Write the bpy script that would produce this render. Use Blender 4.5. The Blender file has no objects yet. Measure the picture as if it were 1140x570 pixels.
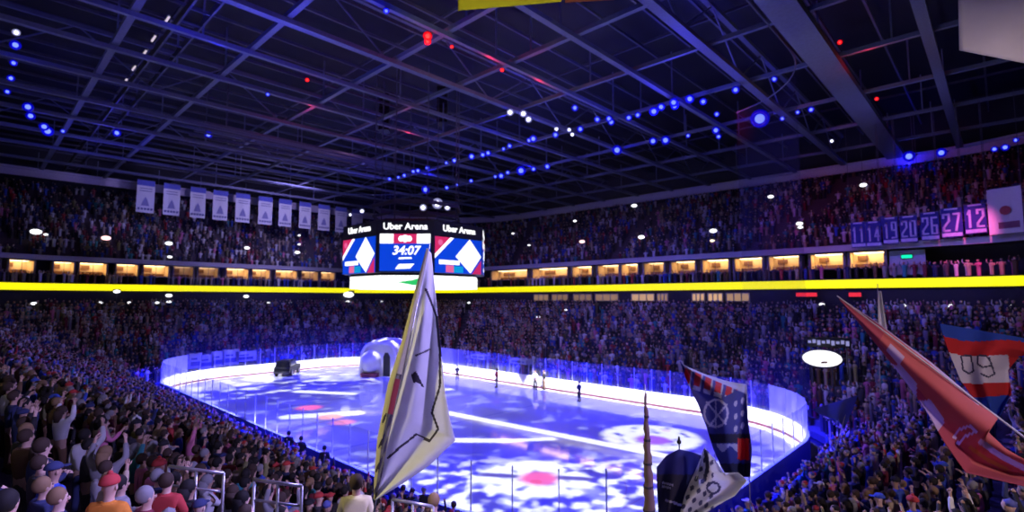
import bpy, bmesh, math, random
import numpy as np
from mathutils import Vector, Matrix
random.seed(7); rng = np.random.default_rng(7)
S = bpy.context.scene; COL = S.collection
PI = math.pi
# ------------------------------------------------------------------ camera (fitted to the rink outline)
FPX, PITCH, EYE, YAW = 574.735, .0821, Vector((37.757, -27.471, 9.279)), 2.330
FW = Vector((math.cos(YAW)*math.cos(PITCH), math.sin(YAW)*math.cos(PITCH), math.sin(PITCH)))
RT = Vector((math.sin(YAW), -math.cos(YAW), 0)); UP = RT.cross(FW)
cam = bpy.data.cameras.new('camera'); co = bpy.data.objects.new('camera', cam); COL.objects.link(co)
cam.sensor_width = 36; cam.lens = 36*FPX/1140; cam.clip_end = 400; cam.clip_start = .1
m = Matrix((RT, UP, -FW)).transposed().to_4x4(); m.translation = EYE; co.matrix_world = m
S.camera = co
cam.dof.use_dof = True; cam.dof.focus_distance = 7.2; cam.dof.aperture_fstop = .85     # focused on the near flag, the hall behind a little soft
def ray(u, v): return FW + RT*((u-570)/FPX) - UP*((v-285)/FPX)
def onz(u, v, z): d = ray(u, v); return EYE + d*((z-EYE.z)/d.z)
def onx(u, v, x): d = ray(u, v); return EYE + d*((x-EYE.x)/d.x)
def atd(u, v, t): return EYE + ray(u, v)*t
def proj(p):
    D = Vector(p)-EYE; z = D.dot(FW)
    return (570+FPX*D.dot(RT)/z, 285-FPX*D.dot(UP)/z, z) if z > .01 else (1e6, 1e6, z)
# ------------------------------------------------------------------ materials
MATS = {}
def pm(name, c, rough=.6, metal=0, var=.25, scale=6, em=None, es=0, spec=.4):
    if name in MATS: return MATS[name]
    mt = bpy.data.materials.new(name); mt.use_nodes = True; nt = mt.node_tree; b = nt.nodes['Principled BSDF']
    tc = nt.nodes.new('ShaderNodeTexCoord'); nz = nt.nodes.new('ShaderNodeTexNoise'); nz.inputs['Scale'].default_value = scale
    nz.inputs['Detail'].default_value = 3
    mx = nt.nodes.new('ShaderNodeMix'); mx.data_type = 'RGBA'
    nt.links.new(tc.outputs['Object'], nz.inputs['Vector']); nt.links.new(nz.outputs['Fac'], mx.inputs['Factor'])
    mx.inputs['A'].default_value = (*[x*(1-var) for x in c], 1); mx.inputs['B'].default_value = (*[min(1, x*(1+var)) for x in c], 1)
    nt.links.new(mx.outputs['Result'], b.inputs['Base Color'])
    b.inputs['Roughness'].default_value = rough; b.inputs['Metallic'].default_value = metal
    b.inputs['Specular IOR Level'].default_value = spec
    if em:
        b.inputs['Emission Color'].default_value = (*em, 1); b.inputs['Emission Strength'].default_value = es
    MATS[name] = mt; return mt
def lum(name, c, s): return pm(name, tuple(x*.3 for x in c), .5, 0, .05, 4, c, s)
# ------------------------------------------------------------------ objects
WL = {}
def tag(o, label=None, cat=None, group=None, kind=None):
    if label: o['label'] = label
    if cat: o['category'] = cat
    if group: o['group'] = group
    if kind: o['kind'] = kind
    return o
def empty(name, loc, label=None, cat=None, group=None, kind=None):
    o = bpy.data.objects.new(name, None); COL.objects.link(o); o.location = loc; o.empty_display_size = .2
    WL[o] = Vector(loc); return tag(o, label, cat, group, kind)
class MB:
    def __init__(s): s.v = []; s.f = []; s.mi = []
    def add(s, vs, fs, mi=0):
        n = len(s.v); s.v += [tuple(p) for p in vs]; s.f += [tuple(i+n for i in q) for q in fs]; s.mi += [mi]*len(fs); return s
    def box(s, c, d, rz=0, M=None, mi=0):
        x, y, z = (k/2 for k in d)
        vs = [Vector(p) for p in ((-x,-y,-z),(x,-y,-z),(x,y,-z),(-x,y,-z),(-x,-y,z),(x,-y,z),(x,y,z),(-x,y,z))]
        R = M if M else Matrix.Rotation(rz, 3, 'Z')
        return s.add([R@p+Vector(c) for p in vs], [(0,3,2,1),(4,5,6,7),(0,1,5,4),(1,2,6,5),(2,3,7,6),(3,0,4,7)], mi)
    def tube(s, pts, r, n=8, mi=0, caps=True):
        pts = [Vector(p) for p in pts]; rs = r if isinstance(r, (list, tuple)) else [r]*len(pts); vs = []
        for i, p in enumerate(pts):
            t = (pts[min(i+1, len(pts)-1)]-pts[max(i-1, 0)]).normalized()
            a = t.orthogonal().normalized() if i == 0 else (a - t*a.dot(t)).normalized()
            b = t.cross(a)
            vs += [p+(a*math.cos(2*PI*k/n)+b*math.sin(2*PI*k/n))*rs[i] for k in range(n)]
        fs = [(i*n+k, i*n+(k+1) % n, (i+1)*n+(k+1) % n, (i+1)*n+k) for i in range(len(pts)-1) for k in range(n)]
        if caps: fs += [tuple(range(n-1, -1, -1)), tuple(range((len(pts)-1)*n, len(pts)*n))]
        return s.add(vs, fs, mi)
    def bar(s, a, b, w, h, mi=0):          # square bar between two points
        a, b = Vector(a), Vector(b); t = (b-a).normalized(); x = t.cross(Vector((0,0,1)))
        x = x.normalized() if x.length > 1e-4 else Vector((1,0,0)); z = x.cross(t)
        vs = [p+x*(i*w/2)+z*(j*h/2) for p in (a, b) for i, j in ((-1,-1),(1,-1),(1,1),(-1,1))]
        return s.add(vs, [(0,1,2,3),(7,6,5,4),(0,4,5,1),(1,5,6,2),(2,6,7,3),(3,7,4,0)], mi)
    def ball(s, c, r, n=10, m=6, M=None, mi=0, z0=-1.):
        r = r if isinstance(r, (list, tuple)) else (r, r, r); vs = []
        for j in range(m+1):
            th = -PI/2+PI*j/m
            zz = max(math.sin(th), z0); k = math.sqrt(max(0, 1-zz*zz)) if math.sin(th) >= z0 else math.cos(th)
            for i in range(n):
                p = Vector((k*math.cos(2*PI*i/n)*r[0], k*math.sin(2*PI*i/n)*r[1], zz*r[2]))
                vs.append((M@p if M else p)+Vector(c))
        return s.add(vs, [(j*n+i, j*n+(i+1) % n, (j+1)*n+(i+1) % n, (j+1)*n+i) for j in range(m) for i in range(n)], mi)
    def disc(s, c, r, nrm, n=16, mi=0, th=.02):
        nrm = Vector(nrm).normalized(); c = Vector(c)
        return s.tube([c-nrm*th/2, c+nrm*th/2], r, n, mi)
    def mesh(s, name, mats, org=Vector()):
        me = bpy.data.meshes.new(name); me.from_pydata([Vector(p)-org for p in s.v], [], s.f); me.update()
        for mt in (mats if isinstance(mats, (list, tuple)) else [mats]): me.materials.append(mt)
        if any(s.mi): me.polygons.foreach_set('material_index', s.mi)
        return me
    def build(s, name, mats, parent=None, org=None, smooth=False, kind=None):
        W = WL[parent] if parent else Vector()
        org = Vector(org) if org is not None else W
        me = s.mesh(name, mats, org); o = bpy.data.objects.new(name, me); COL.objects.link(o)
        if parent: o.parent = parent; o.location = org-W
        else: o.location = org
        WL[o] = org
        if smooth: me.shade_smooth()
        if kind: o['kind'] = kind
        return o
def copy_tree(o, parent=None, data=True):
    c = o.copy(); COL.objects.link(c); c.parent = parent
    if parent: c.matrix_parent_inverse = o.matrix_parent_inverse
    for ch in list(o.children): copy_tree(ch, c)
    return c
def text(body, size, mt, parent, M, name='lettering', ext=.02, sx=1, shear=0, bold=0):
    cu = bpy.data.curves.new(name, 'FONT'); cu.body = body; cu.size = size; cu.align_x = 'CENTER'; cu.align_y = 'CENTER'
    cu.extrude = ext; cu.shear = shear; cu.offset = bold; cu.materials.append(mt)
    o = bpy.data.objects.new(name, cu); COL.objects.link(o)
    dg = bpy.context.evaluated_depsgraph_get(); me = bpy.data.meshes.new_from_object(o.evaluated_get(dg)); bpy.data.objects.remove(o); me.name = name
    o = bpy.data.objects.new(name, me); COL.objects.link(o)
    o.parent = parent; o.matrix_local = Matrix.Translation(-WL[parent])@M@Matrix.Diagonal((sx, 1, 1, 1)); return o
def frame(c, xdir, zdir, ):    # matrix with local X along xdir, local Y along zdir, local Z = normal
    x = Vector(xdir).normalized(); y = Vector(zdir); y = (y-x*y.dot(x)).normalized(); n = x.cross(y)
    M = Matrix((x, y, n)).transposed().to_4x4(); M.translation = Vector(c); return M
ORD = 'zeroth first second third fourth fifth sixth seventh eighth ninth tenth eleventh twelfth thirteenth fourteenth fifteenth sixteenth seventeenth eighteenth nineteenth twentieth'.split()
def ordw(n):
    if n <= 20: return ORD[n]
    T = {2:'twenty',3:'thirty',4:'forty',5:'fifty',6:'sixty',7:'seventy',8:'eighty',9:'ninety'}[n//10]
    return T+'-'+ORD[n % 10] if n % 10 else {'twenty':'twentieth','thirty':'thirtieth','forty':'fortieth','fifty':'fiftieth'}.get(T, T+'th')
# ------------------------------------------------------------------ rounded-rectangle rings
RA, RB, RR = 29., 14., 8.5                       # half length, half width, corner radius of the rink
TA, TB, TR = 46.3, 31.7, 13.4                    # ring of the ribbon board
UA, UB, URR = 62., 50., 24.                      # back of the upper tier
NC, NSX, NSY = 14, 30, 20
def ring(a, b, r):
    P = []
    for k, (sx, sy) in enumerate(((1,1),(-1,1),(-1,-1),(1,-1))):
        cx, cy = sx*(a-r), sy*(b-r)
        for i in range(NC): t = PI/2*(k+i/NC); P.append((cx+r*math.cos(t), cy+r*math.sin(t)))
        n = NSX if k % 2 == 0 else NSY; t = PI/2*(k+1); p = (cx+r*math.cos(t), cy+r*math.sin(t))
        nx, ny = ((-1,1),(-1,-1),(1,-1),(1,1))[k]; q = (nx*(a-r)+r*math.cos(t), ny*(b-r)+r*math.sin(t))
        for i in range(n): P.append((p[0]+(q[0]-p[0])*i/n, p[1]+(q[1]-p[1])*i/n))
    return P
def lerp3(A, B, t): return tuple(x+(y-x)*t for x, y in zip(A, B))
def strip(mb, levels, mi=0, closed=True):        # levels: (a,b,r,z); joins successive rings
    R = [[(x, y, L[3]) for x, y in ring(*L[:3])] for L in levels]; n = len(R[0])
    vs = [p for q in R for p in q]
    return mb.add(vs, [(i*n+k, i*n+(k+1) % n, (i+1)*n+(k+1) % n, (i+1)*n+k) for i in range(len(R)-1) for k in range(n)], mi)
def sdf(x, y, a, b, r):
    dx, dy = abs(x)-(a-r), abs(y)-(b-r)
    return math.hypot(max(dx, 0), max(dy, 0))+min(max(dx, dy), 0)-r
B0, B1 = (RA+1.6, RB+1.6, RR+1.6), (TA-.4, TB-.4, TR)
NR, ZB, ZT = 18, .35, 7.3
def bowl_t(x, y):
    lo, hi = 0., 1.05
    for _ in range(24):
        mid = (lo+hi)/2
        if sdf(x, y, *lerp3(B0, B1, mid)) > 0: lo = mid
        else: hi = mid
    return lo
def floor_z(x, y): return ZB+(ZT-ZB)*min(NR-1, int(bowl_t(x, y)*NR))/(NR-1)
def stand_on(u, v, h):                          # the point of the stand where something h tall tops out at pixel (u, v)
    best = None
    for t in np.arange(3, 40, .05):
        p = atd(u, v, float(t))
        if abs(p.x) < RA+1 and abs(p.y) < RB+1: break
        d = p.z-h-floor_z(p.x, p.y)
        if best is None or abs(d) < best[0]: best = (abs(d), p)
        if d < 0: break
    p = best[1]; return Vector((p.x, p.y, floor_z(p.x, p.y)))
# ------------------------------------------------------------------ shell of the hall
concrete = pm('stand concrete', (.10,.10,.12), .8); dark = pm('dark wall paint', (.03,.03,.045), .8)
fascia = pm('pale fascia panels', (.42,.40,.46), .55, 0, .12, .5); deckm = pm('black roof deck', (.018,.018,.03), .9)
steel = pm('painted roof steel', (.15,.16,.25), .5, .2); dsteel = pm('dark roof steel', (.10,.10,.15), .5, .2)
railm = pm('galvanised rail', (.5,.5,.52), .35, .7); black = pm('black plastic', (.012,.012,.015), .4); bgrey = pm('dark grey plastic', (.06,.06,.07), .5)
white = pm('white fabric', (.8,.8,.82), .8, 0, .06); glassdark = pm('dark glass', (.01,.01,.02), .1)
# lower stand: stepped rows
mb = MB(); lv = []
for i in range(NR):
    z = ZB+(ZT-ZB)*i/(NR-1)
    lv += [(*lerp3(B0, B1, i/NR), z), (*lerp3(B0, B1, (i+1)/NR), z)]
strip(mb, [(*B0, -.1)]+lv+[(TA+.2, TB+.2, TR, ZT)])
mb.build('floor_lower_stand', concrete, kind='structure')
mb = MB(); strip(mb, [(TA+.2, TB+.2, TR, ZT), (TA+.2, TB+.2, TR, 10.2), (TA+3.6, TB+3.6, TR+3, 10.2)])
mb.build('wall_concourse', dark, kind='structure')
mb = MB(); strip(mb, [(TA, TB, TR, 11.15), (TA+.15, TB+.15, TR, 11.2), (TA+.25, TB+.25, TR, 10.2), (TA, TB, TR, 10.2)]); strip(mb, [(TA+.2, TB+.2, TR, 11.0), (TA+3.8, TB+3.8, TR+3, 11.0)])
mb.build('floor_balcony', dark, kind='structure')
mb = MB(); strip(mb, [(TA+3.6, TB+3.6, TR+3, 11.0), (TA+3.6, TB+3.6, TR+3, 14.0), (TA, TB, TR, 13.95)])
mb.build('wall_balcony', dark, kind='structure')
mb = MB(); strip(mb, [(TA, TB, TR, 13.9), (TA-.05, TB-.05, TR, 13.9), (TA-.05, TB-.05, TR, 14.5), (TA+.25, TB+.25, TR, 14.55), (TA+.8, TB+.8, TR, 14.1)])
mb.build('trim_upper_tier_front', fascia, kind='structure')
NU, Z0, Z1 = 14, 14.2, 24.6
U0, U1 = (TA+.8, TB+.8, TR+.5), (UA, UB, URR)
mb = MB(); lv = []
for i in range(NU):
    z = Z0+(Z1-Z0)*i/(NU-1); lv += [(*lerp3(U0, U1, i/NU), z), (*lerp3(U0, U1, (i+1)/NU), z)]
strip(mb, lv); mb.build('floor_upper_stand', pm('upper stand concrete', (.09,.07,.08), .8), kind='structure')
mb = MB(); strip(mb, [(UA, UB, URR, Z1), (UA, UB, URR, 33)]); mb.build('wall_upper_back', dark, kind='structure')
mb = MB(); mb.box((0, 0, 32.2), (150, 130, .3)); mb.build('ceiling_roof_deck', deckm, kind='structure')
mb = MB(); mb.box((0, 0, -.35), (130, 110, .3)); mb.build('floor_slab', dark, kind='structure')
# rim beam: two rails with a panel, where the roof meets the upper tier
mb = MB()
for zz, t in ((26.1, .3), (25.2, .22)): strip(mb, [(UA-8, UB-1.2, 23, zz), (UA-8.25, UB-1.45, 23, zz), (UA-8.25, UB-1.45, 23, zz+t), (UA-8, UB-1.2, 23, zz+t), (UA-8, UB-1.2, 23, zz)])
strip(mb, [(UA-8, UB-1.2, 23, 25.3), (UA-8, UB-1.2, 23, 26.2)])
mb.build('trim_rim_beam', pm('pale violet steel', (.55,.5,.62), .5, .1), kind='structure')
# ------------------------------------------------------------------ ice
def N(nt, op, *a, **k):
    n = nt.nodes.new('ShaderNodeMath'); n.operation = op; n.use_clamp = k.get('clamp', False)
    for i, x in enumerate(a):
        if isinstance(x, (int, float)): n.inputs[i].default_value = x
        else: nt.links.new(x, n.inputs[i])
    return n.outputs[0]
def seg(nt, X, Y, a, b, w, soft):                # 1 inside a stroke from a to b, 0 outside
    dx, dy = b[0]-a[0], b[1]-a[1]; L2 = dx*dx+dy*dy
    px, py = N(nt,'SUBTRACT',X,a[0]), N(nt,'SUBTRACT',Y,a[1])
    h = N(nt,'DIVIDE',N(nt,'ADD',N(nt,'MULTIPLY',px,dx),N(nt,'MULTIPLY',py,dy)),L2,clamp=True)
    ex, ey = N(nt,'SUBTRACT',px,N(nt,'MULTIPLY',h,dx)), N(nt,'SUBTRACT',py,N(nt,'MULTIPLY',h,dy))
    d = N(nt,'SQRT',N(nt,'ADD',N(nt,'MULTIPLY',ex,ex),N(nt,'MULTIPLY',ey,ey)))
    return N(nt,'DIVIDE',N(nt,'SUBTRACT',w+soft,d),soft,clamp=True)
def disc(nt, X, Y, c, r, soft):
    ex, ey = N(nt,'SUBTRACT',X,c[0]), N(nt,'SUBTRACT',Y,c[1])
    d = N(nt,'SQRT',N(nt,'ADD',N(nt,'MULTIPLY',ex,ex),N(nt,'MULTIPLY',ey,ey)))
    return N(nt,'DIVIDE',N(nt,'SUBTRACT',r+soft,d),soft,clamp=True), d
def mixc(nt, f, A, B):
    n = nt.nodes.new('ShaderNodeMix'); n.data_type = 'RGBA'
    for k, x in (('Factor', f), ('A', A), ('B', B)):
        if hasattr(x, 'is_linked') or hasattr(x, 'links'): nt.links.new(x, n.inputs[k])
        elif isinstance(x, tuple): n.inputs[k].default_value = (*x, 1)
        else: n.inputs[k].default_value = x
    return n.outputs['Result']
def rrect(nt, X, Y, a, b, r):
    dx = N(nt,'MAXIMUM',N(nt,'SUBTRACT',N(nt,'ABSOLUTE',X),a-r),0.); dy = N(nt,'MAXIMUM',N(nt,'SUBTRACT',N(nt,'ABSOLUTE',Y),b-r),0.)
    return N(nt,'SUBTRACT',N(nt,'SQRT',N(nt,'ADD',N(nt,'MULTIPLY',dx,dx),N(nt,'MULTIPLY',dy,dy))),r)
ice = bpy.data.materials.new('wet painted ice'); ice.use_nodes = True; nt = ice.node_tree; b = nt.nodes['Principled BSDF']
tc = nt.nodes.new('ShaderNodeTexCoord'); sp = nt.nodes.new('ShaderNodeSeparateXYZ'); nt.links.new(tc.outputs['Object'], sp.inputs[0])
X, Y = sp.outputs[0], sp.outputs[1]; c = (.78,.82,.9)
for (p, q, w, k) in (((0,-15),(0,15),.15,(.6,.05,.08)),((-7.5,-15),(-7.5,15),.15,(.05,.1,.6)),((7.5,-15),(7.5,15),.15,(.05,.1,.6)),((25,-15),(25,15),.03,(.6,.05,.08)),((-25,-15),(-25,15),.03,(.6,.05,.08))):
    c = mixc(nt, N(nt, 'MULTIPLY', seg(nt, X, Y, p, q, w, .02), .25), c, k)     # line paint faded to stand in for the video light covering it
for cc in ((20,7),(20,-7),(-20,7),(-20,-7),(0,0)):
    f, d = disc(nt, X, Y, cc, .3, .03); rg = N(nt,'SUBTRACT',1.,N(nt,'DIVIDE',N(nt,'ABSOLUTE',N(nt,'SUBTRACT',d,4.5)),.06),clamp=True)
    c = mixc(nt, N(nt, 'MULTIPLY', N(nt,'MAXIMUM',f,rg), .3), c, (.6,.05,.08))
nt.links.new(c, b.inputs['Base Color']); b.inputs['Roughness'].default_value = .06; b.inputs['Specular IOR Level'].default_value = .9
mb = MB(); R0 = ring(RA, RB, RR); mb.add([(x, y, 0) for x, y in R0]+[(x, y, -.2) for x, y in R0], [tuple(range(len(R0)))]+[(i, i+len(R0), (i+1) % len(R0)+len(R0), (i+1) % len(R0)) for i in range(len(R0))])
mb.build('floor_ice', ice, kind='structure')
# ------------------------------------------------------------------ boards and glass
def dense(a, b, r, step):
    P = ring(a, b, r); P.append(P[0]); L = [0]
    for p, q in zip(P[:-1], P[1:]): L.append(L[-1]+math.hypot(q[0]-p[0], q[1]-p[1]))
    n = int(round(L[-1]/step)); out = []; j = 0
    for i in range(n):
        s = L[-1]*i/n
        while L[j+1] < s: j += 1
        k = (s-L[j])/(L[j+1]-L[j]+1e-9); out.append((P[j][0]+(P[j+1][0]-P[j][0])*k, P[j][1]+(P[j+1][1]-P[j][1])*k))
    return out
boards = empty('rink_boards', (0,0,0), 'white dasher boards topped with clear glass all round the ice', 'rink boards')
wb = pm('white dasher panel', (.85,.85,.86), .35, 0, .04); kick = pm('dark red kick plate', (.1,.025,.05), .4); outer = pm('blue board backs', (.05,.06,.3), .6)
mb = MB(); strip(mb, [(RA, RB, RR, .2), (RA, RB, RR, 1.2)]); mb.build('dasher', wb, boards)
mb = MB(); strip(mb, [(RA-.02, RB-.02, RR, 0), (RA-.02, RB-.02, RR, .2), (RA, RB, RR, .2)]); mb.build('kick_plate', kick, boards)
mb = MB(); strip(mb, [(RA, RB, RR, 1.2), (RA+.2, RB+.2, RR+.2, 1.2)]); mb.build('cap_rail', pm('blue cap rail', (.1,.12,.5), .4), boards)
mb = MB(); strip(mb, [(RA+.2, RB+.2, RR+.2, 1.2), (RA+.2, RB+.2, RR+.2, -.1)]); mb.build('board_back', outer, boards)
gm = bpy.data.materials.new('shield glass'); gm.use_nodes = True; nt = gm.node_tree; nt.nodes.clear()
o_ = nt.nodes.new('ShaderNodeOutputMaterial'); mx = nt.nodes.new('ShaderNodeMixShader'); tr = nt.nodes.new('ShaderNodeBsdfTransparent'); gl = nt.nodes.new('ShaderNodeBsdfGlossy')
fr = nt.nodes.new('ShaderNodeFresnel'); fr.inputs[0].default_value = 1.3; gl.inputs['Roughness'].default_value = .08
tr.inputs[0].default_value = (.86,.88,.96,1); ns = nt.nodes.new('ShaderNodeTexNoise'); ns.inputs['Scale'].default_value = 2
gl.inputs['Color'].default_value = (.55,.55,.6,1); nt.links.new(ns.outputs['Fac'], gl.inputs['Roughness'])
nt.links.new(fr.outputs[0], mx.inputs[0]); nt.links.new(tr.outputs[0], mx.inputs[1]); nt.links.new(gl.outputs[0], mx.inputs[2]); df = nt.nodes.new('ShaderNodeBsdfDiffuse'); df.inputs[0].default_value = (.8,.82,.95,1); m2 = nt.nodes.new('ShaderNodeMixShader'); m2.inputs[0].default_value = .05   # scuffed acrylic scatters a little
nt.links.new(mx.outputs[0], m2.inputs[1]); nt.links.new(df.outputs[0], m2.inputs[2]); nt.links.new(m2.outputs[0], o_.inputs[0])
GP = dense(RA+.1, RB+.1, RR+.1, 1.72); n = len(GP)
postm = pm('stanchion aluminium', (.6,.62,.72), .4, .1)
for i in range(n):
    p, q = Vector((*GP[i], 0)), Vector((*GP[(i+1) % n], 0)); d = (q-p).normalized()*.03
    top = 3.1
    g = MB(); g.add([p+d+Vector((0,0,1.2)), q-d+Vector((0,0,1.2)), q-d+Vector((0,0,top)), p+d+Vector((0,0,top))], [(0,1,2,3)]); g.build('glass_pane', gm, boards)
    g = MB(); g.box((p.x, p.y, 1.2+(top-1.2)/2+.02), (.045, .045, top-1.2+.04), math.atan2(d.y, d.x)); g.build('stanchion', postm, boards)
# safety nets behind both ends
nm = bpy.data.materials.new('safety net mesh'); nm.use_nodes = True; nt = nm.node_tree; nt.nodes.clear()
o_ = nt.nodes.new('ShaderNodeOutputMaterial'); mx = nt.nodes.new('ShaderNodeMixShader'); tr = nt.nodes.new('ShaderNodeBsdfTransparent'); df = nt.nodes.new('ShaderNodeBsdfDiffuse')
wv = nt.nodes.new('ShaderNodeTexNoise'); wv.inputs['Scale'].default_value = .4; mr = nt.nodes.new('ShaderNodeMapRange')
mr.inputs['To Min'].default_value = .09; mr.inputs['To Max'].default_value = .14
df.inputs[0].default_value = (.06,.06,.14,1); nt.links.new(wv.outputs['Fac'], mr.inputs['Value']); nt.links.new(mr.outputs[0], mx.inputs[0])
nt.links.new(tr.outputs[0], mx.inputs[1]); nt.links.new(df.outputs[0], mx.inputs[2]); nt.links.new(mx.outputs[0], o_.inputs[0])
for sgn, lab in ((-1, 'dark safety net hanging behind the far end of the rink'), (1, 'dark safety net hanging behind the near end of the rink')):
    P = [(x, y) for x, y in dense(RA+.35, RB+.35, RR+.35, .8) if x*sgn > RA-6.5]
    P.sort(key=lambda p: math.atan2(p[1], sgn*p[0]-15))
    e = empty('safety_net', (sgn*(RA+.3), 0, 3.1), lab, 'net')
    g = MB(); vs = [(x, y, z) for z in (3.1, 24.) for x, y in P]; k = len(P)
    g.add(vs, [(i, i+1, i+1+k, i+k) for i in range(k-1)]); g.build('netting', nm, e)
    g = MB(); g.tube([(x, y, 24.05) for x, y in P], .05, 6); g.build('top_cable', dsteel, e)
# ------------------------------------------------------------------ ribbon board
rb = empty('ribbon_board', (0, 0, 10.69), 'bright yellow led ribbon running round the whole bowl', 'led board')
yel = lum('yellow led', (1, .93, .0), 1.05)
def seen_strip(levels):                          # only the sweep of the ring that the picture takes in
    mb = MB(); strip(mb, levels); mb.f = [q for q in mb.f if max((Vector(mb.v[i])-EYE).dot(FW) for i in q) > 6]; mb.mi = [0]*len(mb.f); return mb
seen_strip([(TA-.12, TB-.12, TR, 10.28), (TA-.12, TB-.12, TR, 11.1)]).build('led_face', yel, rb)
seen_strip([(TA-.12, TB-.12, TR, 11.1), (TA, TB, TR, 11.14), (TA, TB, TR, 10.24), (TA-.12, TB-.12, TR, 10.28)]).build('housing', black, rb)
# ------------------------------------------------------------------ hospitality boxes: lit rooms behind the balcony
RP = dense(TA, TB, TR, .1)
def ring_at(u, z, off=0.):                       # point of the balcony ring seen at pixel column u (far side)
    best = None
    for x, y in RP:
        uu, vv, d = proj((x, y, z))
        if d > 20 and abs(uu-u) < 1.6 and (best is None or d > best[0]): best = (d, x, y)
    d, x, y = best; return Vector((x, y, z))
def normal_in(p):                                # horizontal direction away from the rink at a ring point
    e = .05; g = Vector((sdf(p.x+e, p.y, TA, TB, TR)-sdf(p.x-e, p.y, TA, TB, TR), sdf(p.x, p.y+e, TA, TB, TR)-sdf(p.x, p.y-e, TA, TB, TR), 0)); return g.normalized()
warm = pm('warm painted room', (.8,.6,.38), .7, 0, .3, 1.2); frm = pm('grey door frames', (.25,.23,.25), .5)
SU = [(1,9,1),(15,45,1),(60,85,.9),(88,120,1),(130,155,.8),(160,190,.9),(195,218,.15),(222,246,.25),(254,280,.9),(283,304,.7),(309,334,.8),(338,358,.35),(360,376,.5),
      (541,582,.8),(587,627,.9),(631,654,.9),(659,684,.7),(686,706,.9),(711,735,.5),(742,770,.7),(777,808,1),(813,846,1),(851,888,.9),(898,937,1.2),(943,984,1.3)]
WIN = []
for n_, (u0, u1, lv_) in enumerate(SU):
    A, Bp = ring_at(u0, 12.5), ring_at(u1, 12.5); nA = normal_in((A+Bp)/2); A0, B0_ = A+nA*1.5, Bp+nA*1.5; A1, B1_ = A+nA*3.4, Bp+nA*3.4
    z0, z1 = 12.35, 13.86
    def at(p, z): return Vector((p.x, p.y, z))
    w = MB(); vs = [at(p, z) for p in (A0, B0_, B1_, A1) for z in (z0, z1)]
    w.add(vs, [(0,1,7,6),(2,4,5,3),(6,7,5,4),(0,6,4,2),(1,3,5,7)])
    root = w.build('window_%d' % (n_+1), warm, None, org=at(A0, 11.0), kind='structure'); root['label'] = 'warm lit hospitality box above the yellow ribbon, %s from the left' % ordw(n_+1)
    w = MB(); m1 = (A0+B0_)/2
    for p in (A0, B0_): w.bar(at(p, 11.0), at(p, 13.9), .25, .2)
    w.bar(at(A0, z0-.06), at(B0_, z0-.06), .1, .12); w.bar(at(A0, 13.86), at(B0_, 13.86), .1, .14); w.bar(at(m1, z0), at(m1, z1), .05, .05)
    w.build('window_frame', frm, root)
    L = (B1_-A1).length; dx = (B1_-A1).normalized(); w = MB()
    c_ = (A0+B1_)/2; w.box(at(c_+nA*.35, z1-.03), (L*.8, .9, .04), math.atan2(dx.y, dx.x)); w.build('lamp_panel', lum('warm lamp %.2f' % lv_, (1,.66,.32), 7.5*lv_), root)
    w = MB()                                      # counter and shelf at the back
    w.box(at(A1+dx*L*.5-nA*.3, z0+.2), (L*.8, .4, .4), math.atan2(dx.y, dx.x)); w.box(at(A1+dx*L*.3-nA*.1, z0+1.0), (L*.3, .12, .5), math.atan2(dx.y, dx.x)); w.build('counter', pm('brown joinery', (.2,.1,.05), .5), root)
# lit rooms under the ribbon on the far right side
for n_, (u0, u1, lv_) in enumerate(((596,612,.5),(616,634,.4),(640,660,.35),(664,690,.5),(705,730,1),(733,745,.6),(772,786,1.2),(790,806,1.3),(810,836,.7))):
    A, Bp = ring_at(u0, 9.4), ring_at(u1, 9.4); nA = normal_in((A+Bp)/2); a0, b0 = A-nA*.0, Bp-nA*.0; dx = (b0-a0).normalized(); L = (b0-a0).length; ang = math.atan2(dx.y, dx.x); c_ = (a0+b0)/2
    w = MB(); w.box((c_.x, c_.y, 9.42), (L, .12, .85), ang)
    root = w.build('window_%d' % (n_+40), lum('warm window %.2f' % lv_, (1,.6,.3), .55*lv_), None, org=(c_.x, c_.y, 9), kind='structure')
    w = MB()
    for k in range(4): w.box(Vector((c_.x, c_.y, 9.42))+dx*(L*(k/3-.5))-nA*.08, (.12, .06, .95), ang)
    for zz in (8.97, 9.87): w.box(Vector((c_.x, c_.y, zz))-nA*.08, (L, .06, .1), ang)
    w.build('window_frame', frm, root)
# bluish room with a green exit sign right of the boxes
A, Bp = ring_at(988, 12.5), ring_at(1030, 12.5); nA = normal_in((A+Bp)/2); dx = (Bp-A).normalized(); L = (Bp-A).length; ang = math.atan2(dx.y, dx.x); c_ = (A+Bp)/2
w = MB(); w.box(Vector((c_.x, c_.y, 12.6))+nA*1.6, (L, .1, 2.4), ang); root = w.build('wall_pale_room', pm('pale blue room', (.5,.55,.7), .7), None, org=c_, kind='structure')
w = MB(); w.box(Vector((c_.x, c_.y, 12.0))+nA*1.0, (L, .15, 1.0), ang); w.build('counter_front', fascia, root)
e = empty('exit_sign', Vector((c_.x, c_.y, 13.2))+nA*1.4, 'green lit exit sign in the pale room under the numbered banners', 'exit sign')
w = MB(); w.box(WL[e], (.9, .12, .4), ang); w.build('sign_case', black, e); w = MB(); w.box(WL[e]-nA*.07, (.8, .02, .3), ang); w.build('sign_face', lum('green sign', (.0,1,.45), 1.1), e)
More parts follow.
